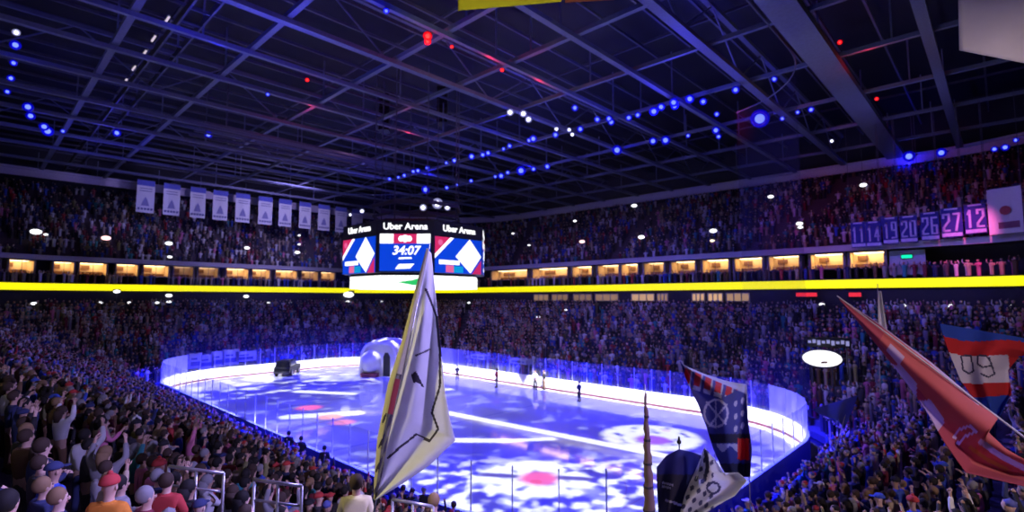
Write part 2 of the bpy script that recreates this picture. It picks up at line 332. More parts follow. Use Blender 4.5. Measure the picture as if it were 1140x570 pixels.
# ------------------------------------------------------------------ roof steel
def truss(a, b, z0, z1, w, h, step, name='ceiling_roof_truss', mt=steel, w2=None):
    a, b = Vector(a), Vector(b); L = (b-a).length; k = max(2, int(L/step)); g = MB()
    g.bar((a.x, a.y, z0), (b.x, b.y, z0), w, h)
    if z1 == 0 and z0 < 29:
        for i in range(0, k+1, 3): p = a.lerp(b, i/k); g.bar((p.x, p.y, z0), (p.x, p.y, 29.9), .1, .1)
    if z1 > z0:
        g.bar((a.x, a.y, z1), (b.x, b.y, z1), w2 or w*.6, h)
        for i in range(k):
            p, q = a.lerp(b, i/k), a.lerp(b, (i+1)/k)
            if i % 2: p, q = q, p
            g.bar((p.x, p.y, z0), (q.x, q.y, z1), .09, .09)
    return g.build(name, mt, None, org=(a+b)/2+Vector((0, 0, z0)), kind='structure')
for x, w in ((35.2,.62),(29.5,1.75),(24.2,.62),(18.7,.42),(13,.3),(7.2,.5),(1.4,.3),(-4.6,.36),(-11,.36),(-17.5,.36),(-24,.36),(-31,.4),(-38,.4),(-46,.4)):
    truss((x, -48, 0), (x, 47, 0), 26., 29.5 if x in (24.2, 7.2, -11, -31) else 0, w, .3 if w < 1 else .5, 5)
for y, w in ((-40,.34),(-31,.34),(-21.6,.42),(-15,.36),(-7.2,.34),(-1.2,.34),(6,.28),(14,.28),(23,.28),(32,.28),(41,.28)):
    truss((-60, y, 0), (52, y, 0), 26.4, 0, w, .3, 6, mt=steel)
for i, x in enumerate(np.arange(-58, 52, 2.9)):
    truss((float(x), -49, 0), (float(x), 49, 0), 29.9, 0, .16, .22, 9, 'ceiling_purlin', dsteel)
for i, y in enumerate(np.arange(-46, 48, 14.)):
    truss((-60, float(y), 0), (58, float(y), 0), 30.4, 0, .14, .2, 9, 'ceiling_bracing', dsteel)
# catwalk with small lamps along the far left bay
cw = MB()
for yy in (-19.2, -18.0): cw.bar((-55, yy, 27.0), (48, yy, 27.0), .12, .5)
for k in range(52): cw.bar((-55+2*k, -19.2, 26.8), (-55+2*k, -18.0, 26.8), .1, .1)
cw.build('ceiling_catwalk', dsteel, kind='structure')
# slatted baffles hung over the far left of the rink, hoist columns
bf = MB()
for k in range(6):
    bf.bar((-20+1.6*k, -14, 24.6), (-20+1.6*k, 8, 24.6), .1, .16)
for xx in (-19, -13): bf.bar((xx, -12, 24.9), (xx, -12, 30), .1, .1); bf.bar((xx, 6, 24.9), (xx, 6, 30), .1, .1)
tag(bf.build('ceiling_baffle', dsteel, kind='structure'))
# ------------------------------------------------------------------ stage lights on the roof
LENS = {'blue': lum('blue lens', (.14,.2,1), 1.9), 'white': lum('white lens', (1,1,1), 6), 'red': lum('red lens', (1,.02,.015), 4)}
HALO = {'blue': lum('blue lens halo', (.0,.0,1), .4), 'white': lum('white lens halo', (.5,.5,.9), .6), 'red': lum('red lens halo', (.9,.0,.0), .9)}  # glowing rims stand in for the halo of light around each lens
PROTO = {}
def lamp_proto(col):
    e = empty('stage_spotlight', (0, 0, 0)); g = MB()
    g.tube([(0,0,.55), (0,0,.5), (0,0,.1), (0,0,0)], [.16,.22,.27,.3], 12); g.build('housing', black, e, smooth=False)
    g = MB(); g.ball((0,0,0), (.2,.2,.14), 12, 6); g.build('lens', LENS[col], e, smooth=True)
    g = MB(); g.tube([(.27*math.cos(t*PI/8), .27*math.sin(t*PI/8), -.02) for t in range(17)], .1, 6); g.build('halo_ring', HALO[col], e, smooth=True)  # halo modelled as an emissive ring
    g = MB(); g.bar((-.34,0,.2), (-.34,0,.75), .05, .08); g.bar((.34,0,.2), (.34,0,.75), .05, .08); g.bar((-.36,0,.75), (.36,0,.75), .05, .08); g.tube([(0,0,.75),(0,0,1.1)], .04, 6); g.build('yoke', bgrey, e)
    return e
cnt = {}
def lamp(u, v, s, col, z, where, group):
    p = onz(u, v, z)
    if (p-EYE).length > 100: p = EYE+(p-EYE)*(100/(p-EYE).length)
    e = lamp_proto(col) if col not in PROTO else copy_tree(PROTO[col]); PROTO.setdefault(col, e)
    e.location = p; d = (EYE.lerp(Vector((0, 0, 0)), .3)-p).normalized()
    e.rotation_euler = d.to_track_quat('-Z', 'Y').to_euler(); e.scale = (s, s, s)
    k = cnt[where] = cnt.get(where, 0)+1
    tag(e, ('%s %s light %s, %s from left' % ('large' if s > 1.5 else 'small', col, where, ordw(k))), 'spotlight', group); return e
def z_(x): return 400+x/3.8
def w_(y): return 90+y/3.8
def lamps(pts, where, group, z, kk=1.0):
    for u, v, s, c in sorted(pts): lamp(u, v, s*kk, c, z, where, group)
lamps([(18,36,1,'white'),(17,50,1.5,'blue'),(15,70,1.1,'blue'),(12,87,1.2,'blue'),(8,102,1.1,'blue')], 'in the upright row at far left of roof', 'blue lights at the left edge of the roof', 25.4, .55)
lamps([(31,119,1.3,'blue'),(34,129,1.2,'blue'),(49,141,1.3,'blue'),(53,146,1.6,'blue'),(70,146,.8,'blue'),(130,148,1.2,'blue'),(232,150,1.2,'blue')], 'low over the left upper stand', 'blue lights over the left upper stand', 25.2, .8)
lamps([(z_(a), w_(b), s, 'blue') for a, b, s in ((128,415,.9),(165,408,.8),(190,400,1),(228,383,1),(248,380,1.1),(288,368,1),(368,347,.8),(402,337,1.1),(475,320,1.3),(522,313,1.1),(545,305,1.1),(610,288,.8),(636,275,1),(718,252,.9),(736,245,1.3),(830,228,1.1),(935,204,1.1),(1007,163,1),(1056,160,1),(1066,174,1.1))]
      +[(640,120,1,'blue'),(700,131,1,'blue'),(710,128,.9,'blue'),(728,124,1.3,'blue'),(736,119,1.1,'blue'),(750,114,1.2,'blue'),(751,118,1.1,'blue'),(768,110,1.2,'blue'),(783,113,1,'blue'),(819,100,1,'blue')], 'in the long row over the ice', 'long row of blue lights above the ice', 25.3, .82)
lamps([(z_(a), w_(b), s, 'blue') for a, b, s in ((280,460,1.9),(370,452,1.1),(412,440,.8),(473,423,1),(575,405,.9),(600,402,1.4),(628,388,1),(684,380,1.9),(737,373,1.1),(795,362,1.2))]
      +[(687,167,1.7,'blue'),(727,157,1.3,'blue'),(741,156,1.5,'blue'),(766,151,.8,'blue'),(797,145,1.2,'blue'),(800,152,.9,'blue'),(846,132,2.6,'blue'),(798,127,.8,'blue')], 'in the lower row by the right upper stand', 'lower row of blue lights before the right upper stand', 25.1, .85)
lamps([(z_(a), w_(b), 1, 'white') for a, b in ((638,133),(694,139),(716,163))], 'in the trio above the middle of the roof', 'white trio on the roof', 25.4, .8)
lamps([(z_(a), w_(b), .8, 'white') for a, b in ((834,204),(888,207),(901,227))], 'just over the long blue row', 'white lamps over the blue row', 25.4, .7)
lamps([(862,88,.9,'blue'),(871,132,.9,'blue'),(888,125,.8,'blue'),(903,122,1,'blue'),(926,157,.7,'white'),(1012,174,2.3,'blue'),(1021,188,1.3,'blue'),(1048,170,1.9,'blue'),(1107,166,1.2,'blue'),(1119,164,1.4,'blue'),(1131,156,1,'blue')], 'over the right upper stand', 'blue lights over the right upper stand', 24.8, .7)
lamps([(476,40,1.9,'red'),(476,46,1.5,'red'),(503,52,.8,'red'),(559,78,1,'red'),(342,89,1,'red'),(935,47,1,'red'),(976,110,1,'red')], 'among the dark roof trusses', 'red lamps in the roof', 25.6, .42)
lamps([(430,12,1,'blue'),(298,105,1,'blue')], 'alone in trusses left of yellow banner', 'lone blue lamps', 25.6, .5)
lamps([(471,231,1,'white'),(487,226.5,1.5,'white'),(498,231,.9,'white'),(390,239,.5,'white'),(403,235,.7,'white'),(443,236,.45,'white')], 'on the rig above the scoreboard', 'white lamps above the scoreboard', 17.6, .85)
# dash lamps along the catwalk
dash = lum('cool dash lamp', (.9,.75,.85), .7); cl = None
for k, (u, v) in enumerate(((186,22),(171,43),(161,59),(149,76),(140,90))):
    p = onz(u, v, 26.65)
    if cl is None: cl = empty('tube_lamp', p); MB().box(p, (1.0, .1, .08)).build('diffuser', dash, cl); MB().box(p+Vector((0, 0, .08)), (1.05, .16, .08)).build('housing', bgrey, cl); e = cl
    else: e = copy_tree(cl); e.location = p
    tag(e, 'pale tube lamp under the upper left catwalk, %s from the top' % ordw(k+1), 'lamp', 'tube lamps under the catwalk')
# small white lamps on the upper tier and under the ribbon
def floodlamp(u, v, z, px, col, label, group, off=0.):
    p = ring_at(u, z) if z < 14.2 else None
    if p is None:
        best = None                                # first hit of the view ray with the upper tier
        for t in np.arange(40, 140, .2):
            q = atd(u, v, float(t)); s = sdf(q.x, q.y, *U0)
            if s > 0:
                lo = 0; hi = 1
                for _ in range(20):
                    mid = (lo+hi)/2
                    if sdf(q.x, q.y, *lerp3(U0, U1, mid)) > 0: lo = mid
                    else: hi = mid
                if q.z < Z0+(Z1-Z0)*lo+1.9: best = q; break
        p = best if best else atd(u, v, 80)
    else:
        p = p-normal_in(p)*off; d = (p-EYE).dot(FW); p = atd(u, v, d)
    d = (p-EYE).dot(FW); r = px*.8*d/FPX/2; e = empty('flood_lamp', p, label, 'lamp', group); f = (EYE-p); f.z = 0; f.normalize(); a = math.atan2(f.y, f.x)-PI/2
    g = MB(); g.ball(p, (r, r*.5, r*.55), 12, 6, Matrix.Rotation(a, 3, 'Z')); g.build('lens', lum('lamp '+col, {'w': (.95,.95,1), 'p': (1,.6,.6), 'y': (1,.9,.6)}[col], 2.2), e, smooth=True)
    g = MB(); g.box(p-f*r*.4+Vector((0,0,r*.35)), (r*2.2, r*.5, r*.9), a); g.tube([p-f*r*.4, p-f*r*.4-Vector((0,0,1.6))], .05, 6); g.build('bracket', bgrey, e)
k = 0
for u, v, px, col in ((40,258,13,'w'),(51,261,5,'w'),(118,265,11,'p'),(188,271,9,'w'),(189,286,6,'w'),(275,276,7,'w'),(331,281,7,'w'),(333,272,4,'w'),(333,262,4,'w'),(571,260,4,'w'),(589,273,4,'w'),(648,269,8,'p'),(714,264,9,'w'),(794,257,10,'w'),(793,268,6,'y'),(890,249,9,'w'),(891,253,7,'w'),(961,206,9,'w'),(706,229,8,'w'),(640,246,5,'w'),(858,219,8,'w')):
    k += 1; floodlamp(u, v, 20, px, col, 'small lit lamp on the dim upper tier, %s from the left' % ordw(k), 'lamps on the upper tier')
k = 0
for u, v, px, col in ((38,338,7,'w'),(112,337,5,'w'),(144,337,5,'w'),(175,337,5,'w'),(130,324.5,8,'w'),(188,329,8,'w'),(188,336,6,'w'),(274,330,7,'w'),(299,337,4,'w'),(323,337,4,'w'),(388,328,14,'w'),(387,336,6,'w'),(425,336,4,'w'),(522,337,4,'w'),(630,345,4,'w'),(688,343,5,'w'),(757,342,4,'w'),(915,339,7,'w'),(1006,340,7,'w'),(1058,340.5,7,'w'),(1124,341,8,'w'),(600,354,10,'w'),(672,359,6,'w'),(759,359,11,'w'),(745,363,6,'w')):
    k += 1; floodlamp(u, v, 9.0, px, col, 'small white lamp under the yellow ribbon, %s from the left' % ordw(k), 'lamps under the ribbon', off=.5 if v < 345 else 5)
for k, u in enumerate((898, 952)):
    p = ring_at(u, 9.2); nA = normal_in(p); p = atd(u, 328, (p-nA*.5-EYE).dot(FW)); a = math.atan2(-nA.x, nA.y)
    e = empty('exit_sign', p, 'red lit sign under the yellow ribbon on the right, %s one' % ('left' if k == 0 else 'right'), 'sign'); w = MB(); w.box(p, (2.0 if k == 0 else 1.1, .14, .5), a); w.build('sign_case', black, e)
    w = MB(); w.box(p-nA*.09, (1.9 if k == 0 else 1.0, .03, .38), a); w.build('sign_face', lum('red sign', (1,.03,.05), .8), e)
# ------------------------------------------------------------------ scoreboard
sb = empty('scoreboard', (0, 0, 10), 'hanging video scoreboard with lit screens above centre ice', 'scoreboard')
h_, a_ = 5.75, 5.2
def octo(s): h, a = h_*s, a_*s/2; return [(h,-a),(h,a),(a,h),(-a,h),(-h,a),(-h,-a),(-a,-h),(a,-h)]
def prism(mb, s0, z0, s1, z1, cap=True):
    P, Q = octo(s0), octo(s1); vs = [(*p, z0) for p in P]+[(*p, z1) for p in Q]; fs = [(i,(i+1) % 8,(i+1) % 8+8,i+8) for i in range(8)]
    if cap: fs += [tuple(range(7,-1,-1)), tuple(range(8,16))]
    mb.add(vs, fs)
cabm = pm('black scoreboard cabinet', (.015,.015,.03), .5)
g = MB(); prism(g, 1, 11.3, 1, 15.35); prism(g, .9, 15.35, .8, 15.7); prism(g, .88, 11.3, .9, 11.1); g.build('cabinet', cabm, sb)
g = MB(); prism(g, .9, 10.1, .9, 11.1); g.build('led_ring', lum('white led', (1,1,.97), 1.3), sb)
g = MB()
for p in octo(.6): g.tube([(*p, 15.7), (*p, 29)], .05, 6)
for k in range(8): p, q = octo(.62)[k], octo(.62)[(k+1) % 8]; g.bar((*p, 17.3), (*q, 17.3), .2, .3); g.bar((*p, 16.4), (*q, 16.4), .12, .2)
g.build('hoist_rig', dsteel, sb)
LW, LB, LR, LT, LG, LP = lum('led white', (1,1,1), 1.4), lum('led blue', (.0,.05,.62), 1), lum('led crimson', (.62,.02,.12), 1), lum('led teal', (.0,.3,.62), 1), lum('led green', (.02,.55,.12), 1), lum('led pink', (.75,.12,.3), 1)
O = octo(1)
for k in range(8):
    p, q = Vector((*O[k], 0)), Vector((*O[(k+1) % 8], 0)); r = (q-p).normalized(); nrm = Vector((r.y, -r.x, 0)); c = (p+q)/2; W = (q-p).length
    def P3(x, z, o): return c+r*x+Vector((0,0,z))+nrm*o
    def poly(pts, mt, name, o, parent):
        g = MB(); n = len(pts); g.add([P3(x, z, o) for x, z in pts]+[P3(x, z, .005) for x, z in pts], [tuple(range(n))]+[(i, i+n, (i+1) % n+n, (i+1) % n) for i in range(n)]); return g.build(name, mt, parent)
    def rect(x0, x1, z0, z1): return [(x0,z0),(x1,z0),(x1,z1),(x0,z1)]
    hw = W/2*.88 if k % 2 else W/2*.96; zb, zt = 11.4, 14.3
    fm = frame(P3(0, 14.85 if not k % 2 else 14.88, .03), r, (0,0,1))
    if k % 2:                                     # narrow corner faces: the clock screen
        sc = poly(rect(-hw, hw, zb, zt), LB, 'screen', .03, sb); W3 = 2*hw
        poly(rect(-hw, -hw+W3*.27, zt-.75, zt), LW, 'graphic', .05, sc); poly(rect(-hw+W3*.27, hw-W3*.27, zt-.75, zt), LR, 'graphic', .05, sc); poly(rect(hw-W3*.27, hw, zt-.75, zt), LW, 'graphic', .05, sc)
        g = MB()
        for (x, z, rr) in ((-.32,-.38,.27),(0,-.33,.3),(.32,-.38,.27),(0,-.5,.2)): g.disc(P3(x*.95, zt+z, .07), rr*.85, nrm, 12)
        g.build('emblem', LW, sc)
        poly([(-.5,12.32),(.55,12.36),(.5,12.48),(-.45,12.46)], LW, 'caption_line', .05, sc)
        poly([(-.75,11.55),(.4,11.6),(.75,11.98),(-.45,11.94)], LW, 'caption_line', .05, sc)
        WL[sc] = WL[sc]; text('34:07', .95, LW, sc, frame(P3(.05, 12.98, .06), r, (0,0,1)), 'clock_digits', shear=.2, bold=.02)
        text('Uber Arena', .72, LW, sb, fm, 'name_lettering', bold=.012)
    else:                                         # wide faces: the sponsor picture
        sc = poly(rect(-hw, hw, zb-.1, zt-.15), LB, 'screen', .03, sb); zt2, zb2 = zt-.15, zb-.1; W3 = 2*hw; X_ = lambda f: -hw+W3*f; Z_ = lambda f: zb2+(zt2-zb2)*f
        poly([(X_(0),Z_(.52)),(X_(.30),Z_(1)),(X_(0),Z_(1))], LR, 'graphic', .05, sc); poly([(X_(0),Z_(.4)),(X_(.38),Z_(1)),(X_(.30),Z_(1)),(X_(0),Z_(.52))], LW, 'graphic', .05, sc)
        g = MB(); g.disc(P3(X_(.1), Z_(.84), .07), .24, nrm, 10); g.build('emblem', LP, sc)
        poly([(X_(.42),Z_(.48)),(X_(.72),Z_(1)),(X_(.98),Z_(.52)),(X_(.74),Z_(.02))], LW, 'graphic', .06, sc)
        poly([(X_(.98),Z_(.0)),(X_(.98),Z_(.4)),(X_(.78),Z_(.0))], LR, 'graphic', .05, sc)
        poly(rect(X_(.08), X_(.5), Z_(.24), Z_(.36)), LW, 'caption_line', .05, sc); poly(rect(X_(.22), X_(.38), Z_(.02), Z_(.22)), LP, 'graphic', .05, sc); poly(rect(X_(.38), X_(.58), Z_(.02), Z_(.2)), LT, 'graphic', .05, sc)
        text('Uber Arena', .72, LW, sb, fm, 'name_lettering', bold=.012)
    # green wedge car shape running round the LED ring
O9 = octo(.9)
for k in (7, 3):
    p, q = Vector((*O9[k], 0)), Vector((*O9[(k+1) % 8], 0)); r = (q-p).normalized(); nrm = Vector((r.y, -r.x, 0)); c = (p+q)/2
    g = MB(); pts = [(-.7,10.56),(.5,10.72),(1.1,10.9),(1.9,10.84),(2.1,10.6),(2.0,10.34),(.6,10.32)]; n = len(pts)
    g.add([c+r*x+Vector((0,0,z))+nrm*.03 for x, z in pts]+[c+r*x+Vector((0,0,z))+nrm*.003 for x, z in pts], [tuple(range(n))]+[(i, i+n, (i+1) % n+n, (i+1) % n) for i in range(n)]); g.build('green_graphic', LG, sb)
# hanging speaker arrays
for k, (u, v0, v1, d) in enumerate(((429,98,148,58),(493,92,140,56))):
    p = atd(u, v0, d); L = (v1-v0)/FPX*d; e = empty('speaker_array', p, 'dark hanging speaker column, %s of the two over the ice' % ('left' if k == 0 else 'right'), 'speaker')
    for j in range(9): g = MB(); g.box(p-Vector((0,0,L*(j+.5)/9)), (1.1, .8, L/9*.92), .7+.0*j, Matrix.Rotation(.75, 3, 'Z')@Matrix.Rotation(-.04*j, 3, 'X')); g.build('cabinet', black, e)
    g = MB(); g.tube([p, (p.x, p.y, 29)], .05, 6); g.bar(p+Vector((-.6,0,.05)), p+Vector((.6,0,.05)), .12, .12); g.build('hoist_frame', dsteel, e)
# ------------------------------------------------------------------ banners
def cloth_quad(mb, c, r, z0, z1, w, amp=.05, n=10, m=8, ph=0., th=.03):
    nrm = r.cross(Vector((0,0,1))); vs = []
    for s in (1, -1):
        for j in range(m+1):
            for i in range(n+1):
                x = (i/n-.5)*w; vs.append(Vector((c.x, c.y, z0+(z1-z0)*j/m))+r*x+nrm*(amp*math.sin(i/n*7+ph)*(1-.6*j/m)+s*th/2))
    k = (n+1)*(m+1); fs = []
    for j in range(m):
        for i in range(n):
            q = (j*(n+1)+i, j*(n+1)+i+1, (j+1)*(n+1)+i+1, (j+1)*(n+1)+i); fs += [q, tuple(x+k for x in reversed(q))]
    E_ = [j*(n+1) for j in range(m+1)]; F_ = [j*(n+1)+n for j in range(m+1)]
    for a in (E_, F_, list(range(n+1)), list(range(m*(n+1), k))):
        fs += [(a[i], a[i+1], a[i+1]+k, a[i]+k) for i in range(len(a)-1)]
    mb.add(vs, fs)
ink = pm('banner ink', (.12,.12,.3), .8)
top_blue = pm('blue banner head', (.12,.14,.55), .8)
for k, (u, w) in enumerate(((163,20),(192,18.5),(221,17),(246,16.5),(271,16),(296,15.5),(318,14),(340,13),(361,13),(380,12.5),(398,12))):
    p = onx(u, 203+(u-163)*.131, -49.); zt = 25.9; zb = 21.3; ww = abs(onx(u+w/2, 203, -49.).y-onx(u-w/2, 203, -49.).y)
    e = empty('championship_banner', (p.x, p.y, zt), 'white banner hanging before the far left upper tier, %s from the left' % ordw(k+1), 'banner', 'white banners along the far end')
    r = Vector((0, 1, 0)); c = Vector((-49, p.y, 0)); nf = Vector((1, 0, 0))
    g = MB(); cloth_quad(g, c, r, zb, zt-.8, ww, .04, ph=k); g.build('cloth', white, e); g = MB(); cloth_quad(g, c, r, zt-.8, zt, ww, .02, ph=k); g.build('header', top_blue, e)
    g = MB(); q = c+nf*.09
    g.add([q+r*x+Vector((0,0,z)) for x, z in ((-ww*.24,zb+.95),(ww*.22,zb+.95),(ww*.12,zb+1.7),(0,zb+2.25),(-ww*.14,zb+1.6))]+[q-nf*.03+r*x+Vector((0,0,z)) for x, z in ((-ww*.24,zb+.95),(ww*.22,zb+.95),(ww*.12,zb+1.7),(0,zb+2.25),(-ww*.14,zb+1.6))], [(0,1,2,3,4)]+[(i,i+5,(i+1) % 5+5,(i+1) % 5) for i in range(5)]); g.build('emblem', pm('pale emblem ink', (.28,.28,.5), .8), e)
    g = MB()
    for j in range(5): g.box(q+r*(ww*(-.36+.18*j))+Vector((0,0,zb+.5)), (.03, ww*.12, .28))
    for j in range(2): g.box(q+Vector((0,0,zt-1.2-.35*j)), (.03, ww*.7, .08))
    g.build('caption_line', ink, e)
    g = MB(); g.tube([c+r*(-ww*.52)+Vector((0,0,zt)), c+r*(ww*.52)+Vector((0,0,zt))], .05, 6)
    for s in (-.4,.4): g.tube([c+r*ww*s+Vector((0,0,zt)), c+r*ww*s+Vector((0,0,26.3))], .02, 5)
    g.build('hanging_rod', dsteel, e)
GLY = {'1': [[(.5,0),(.5,1)], [(.5,1),(.2,.8)]], '4': [[(.75,0),(.75,1),(.0,.3),(1,.3)]], '9': [[(0,0),(1,0),(1,1),(0,1),(0,.5),(1,.5)]], '2': [[(0,.8),(0,1),(1,1),(1,.6),(0,.2),(0,0),(1,0)]],
       '0': [[(0,0),(0,1),(1,1),(1,0),(0,0)]], '6': [[(1,1),(0,1),(0,0),(1,0),(1,.5),(0,.5)]], '7': [[(0,1),(1,1),(.35,0)]]}
def front(u): q = ring_at(u, 15.); return q-normal_in(q)*.9
def zat(u, v, c): R_ = ray(u, v); t = (c-EYE).dot(FW)/R_.dot(FW); return (EYE+R_*t).z
navy = pm('royal blue banner', (.02,.025,.22), .8); num = pm('pale blue numerals', (.45,.45,.75), .8); ZBN = 18.3
for k, (t, u0, u1, v0, v1) in enumerate((('11',950,966.5,248,276.5),('14',967,984.5,247,275.5),('19',986,1003.5,242.5,272.5),('20',1004,1025,241,271),('26',1027,1049.5,237,268.5),('27',1051.5,1077,232.5,265.5),('12',1079,1106,228,261.5))):
    a, b = front(u0), front(u1); r = b-a; r.z = 0; ww = r.length; r.normalize(); c = (a+b)/2; um = (u0+u1)/2; ZBN = zat(um, v0-(u1-u0)*.05, c); zb = zat(um, v1-(u1-u0)*.05, c); hh = ZBN-zb; a.z = b.z = c.z = ZBN; nf = r.cross(Vector((0,0,1))); 
    if nf.dot(EYE-c) < 0: nf = -nf
    e = empty('number_banner', (c.x, c.y, ZBN), 'dark blue hanging banner with large pale number %s' % t, 'banner', 'numbered banners on the right')
    c0 = Vector((c.x, c.y, 0)); g = MB(); cloth_quad(g, c0, r, zb, ZBN, ww*.97, .02, ph=k); g.build('cloth', navy, e)
    for i, ch in enumerate(t):
        g = MB(); w_d, h_d = ww*.36, hh*.62; x0 = ww*(-.235 if i == 0 else .235)-w_d/2; sw_ = w_d*.3
        for ln in GLY[ch]:
            q_ = [c+r*(x0+sw_/2+x*(w_d-sw_))+Vector((0,0,zb-ZBN+hh*.2+sw_/2+y*(h_d-sw_)))+nf*.06 for x, y in ln]
            for p_a, p_b in zip(q_[:-1], q_[1:]):
                tt = (p_b-p_a).normalized(); Lb = (p_b-p_a).length+sw_*.85; g.box((p_a+p_b)/2, (Lb, .05, sw_), 0, Matrix((tt, nf, tt.cross(nf))).transposed())
        g.build('numeral', num, e)
    g = MB(); g.box(Vector((c.x, c.y, zb+hh*.09))+nf*.05, (ww*.9, .04, hh*.12), math.atan2(r.y, r.x)); g.build('name_strip', num, e); g = MB(); g.box(Vector((c.x, c.y, zb+hh*.96))+nf*.05, (ww*.6, .04, hh*.05), math.atan2(r.y, r.x)); g.build('top_strip', num, e)
    g = MB(); g.tube([a, b], .04, 6)
    for p in (a, b): g.tube([p, (p.x, p.y, 26.)], .02, 5)
    g.build('hanging_rod', dsteel, e)
a, b = front(1108.5), front(1150); r = b-a; r.z = 0; ww = r.length; r.normalize(); c = (a+b)/2; ZC = zat(1128, 208, c); hh = ZC-zat(1128, 260, c); a.z = b.z = c.z = ZC; nf = r.cross(Vector((0,0,1))); nf = nf if nf.dot(EYE-c) > 0 else -nf
e = empty('club_banner', (c.x, c.y, ZC), 'pale banner with red emblem at the right edge beside number banners', 'banner')
g = MB(); cloth_quad(g, Vector((c.x, c.y, 0)), r, ZC-hh, ZC, ww, .05); g.build('cloth', white, e)
g = MB(); g.disc(Vector((c.x, c.y, ZC-hh*.5))+r*ww*.02+nf*.07, hh*.1, nf, 10); g.build('emblem', pm('red emblem ink', (.5,.1,.12), .8), e)
g = MB(); g.box(Vector((c.x, c.y, ZC-hh*.82))+r*ww*.1+nf*.07, (ww*.6, .04, hh*.14), math.atan2(r.y, r.x)); g.build('caption_line', pm('dark red ink', (.25,.1,.18), .8), e)
g = MB(); g.tube([a, b], .04, 6)
for p in (a, b): g.tube([p, (p.x, p.y, 26.)], .02, 5)
g.build('hanging_rod', dsteel, e)
# ------------------------------------------------------------------ flags: cloth surfaces swept between a hoist edge and a fly edge
def curve(pts, t):                               # point on a polyline at fraction t of its length
    L = [0]
    for p, q in zip(pts[:-1], pts[1:]): L.append(L[-1]+math.dist(p, q))
    s = t*L[-1]
    for i in range(len(pts)-1):
        if s <= L[i+1] or i == len(pts)-2:
            k = (s-L[i])/(L[i+1]-L[i]+1e-9); return tuple(x+(y-x)*k for x, y in zip(pts[i], pts[i+1]))
def pdist(p, line):
    best = 1e9
    for a, b in zip(line[:-1], line[1:]):
        dx, dy = b[0]-a[0], b[1]-a[1]; k = max(0, min(1, ((p[0]-a[0])*dx+(p[1]-a[1])*dy)/(dx*dx+dy*dy+1e-9)))
        best = min(best, math.hypot(p[0]-a[0]-dx*k, p[1]-a[1]-dy*k))
    return best
def inside(p, poly):
    r = False; n = len(poly)
    for i in range(n):
        a, b = poly[i], poly[i-1]
        if (a[1] > p[1]) != (b[1] > p[1]) and p[0] < (b[0]-a[0])*(p[1]-a[1])/(b[1]-a[1])+a[0]: r = not r
    return r
def sheet(name, A, B, D, wave, paint, mats, parent, n=40, m=70, th=.008):
    """A, B: two edges as sketch points; D: distance; wave(s, t): depth of the folds; paint(u, v, s, t): which ink"""
    g = MB(); uv = []; vs = []
    for j in range(m+1):
        a, b = curve(A, j/m), curve(B, j/m)
        for i in range(n+1):
            s = i/n; u, v = a[0]+(b[0]-a[0])*s, a[1]+(b[1]-a[1])*s; uv.append((u, v)); vs.append(atd(u, v, D+wave(s, j/m)))
    for j in range(m):
        for i in range(n):
            q = (j*(n+1)+i, j*(n+1)+i+1, (j+1)*(n+1)+i+1, (j+1)*(n+1)+i)
            u, v = sum(uv[x][0] for x in q)/4, sum(uv[x][1] for x in q)/4
            g.add([], []); g.f.append(q); g.mi.append(paint(u, v, (i+.5)/n, (j+.5)/m))
    g.v = [tuple(p) for p in vs]
    o = g.build(name, mats, parent, smooth=True); md = o.modifiers.new('thickness', 'SOLIDIFY'); md.thickness = th; md.offset = 0; return o
def pole(p, q, r0, r1, parent, mt=railm, name='pole'): g = MB(); g.tube([p, Vector(p).lerp(Vector(q), .5), q], [r0, (r0+r1)/2, r1], 8); return g.build(name, mt, parent, smooth=True)
def cloth(n, c, tl=.45):                         # thin weave: part of the light comes through from behind
    new = n not in MATS; mt = pm(n, c, .85, 0, .07, 3)
    if new:
        nt = mt.node_tree; b = nt.nodes['Principled BSDF']; o = nt.nodes['Material Output']; t = nt.nodes.new('ShaderNodeBsdfTranslucent'); mx = nt.nodes.new('ShaderNodeMixShader'); mx.inputs[0].default_value = tl
        nt.links.new(b.inputs['Base Color'].links[0].from_socket, t.inputs[0]); nt.links.new(b.outputs[0], mx.inputs[1]); nt.links.new(t.outputs[0], mx.inputs[2]); nt.links.new(mx.outputs[0], o.inputs[0])
    return mt
cw, cc, cd, cr, cg = cloth('white flag cloth', (.78,.78,.8)), cloth('yellow lit flag cloth', (.62,.58,.36)), cloth('black flag ink', (.06,.05,.07)), cloth('red flag ink', (.4,.06,.06)), cloth('olive flag ink', (.2,.2,.1))  # the cream holds the yellow light on the flag's folded side
# white flag in front
D = 7.2; e = empty('waving_flag', atd(416, 566, D), 'large white flag with dark outline hanging from a raised pole in front of the ice', 'flag')
OUT = [(474,322),(486,352),(490,392),(490,430),(481,459),(488,478),(478,491),(464,483),(445,498),(432,510)]
BK = [(463,396),(478,389)]; EYE_ = [(458,417),(463,413),(467,421),(473,433),(465,426),(460,426)]
def paint(u, v, s, t):
    if pdist((u, v), OUT) < 1.25 or pdist((u, v), BK) < .9 or inside((u, v), EYE_): return 1
    return 0
A = [(476,278),(468,316),(456,372),(444,430),(433,480),(424,530),(417,556)]; Bc = [(480,282),(485,330),(490,380),(495,432),(501,466),(507,490),(478,518),(450,537),(417.5,557)]
sheet('cloth', A, Bc, D, lambda s, t: .28*s*math.sin(2.2+t*3)+.07*math.sin(s*9+t*4)*min(1, t*3), paint, [cw, cd], e, 60, 170)
A = [(475,276),(462,324),(448,378),(432,428),(420,490),(417,530),(416,556)]; Bc = [(477,277),(469,316),(457,372),(445,430),(434,480),(425,530),(418,557)]
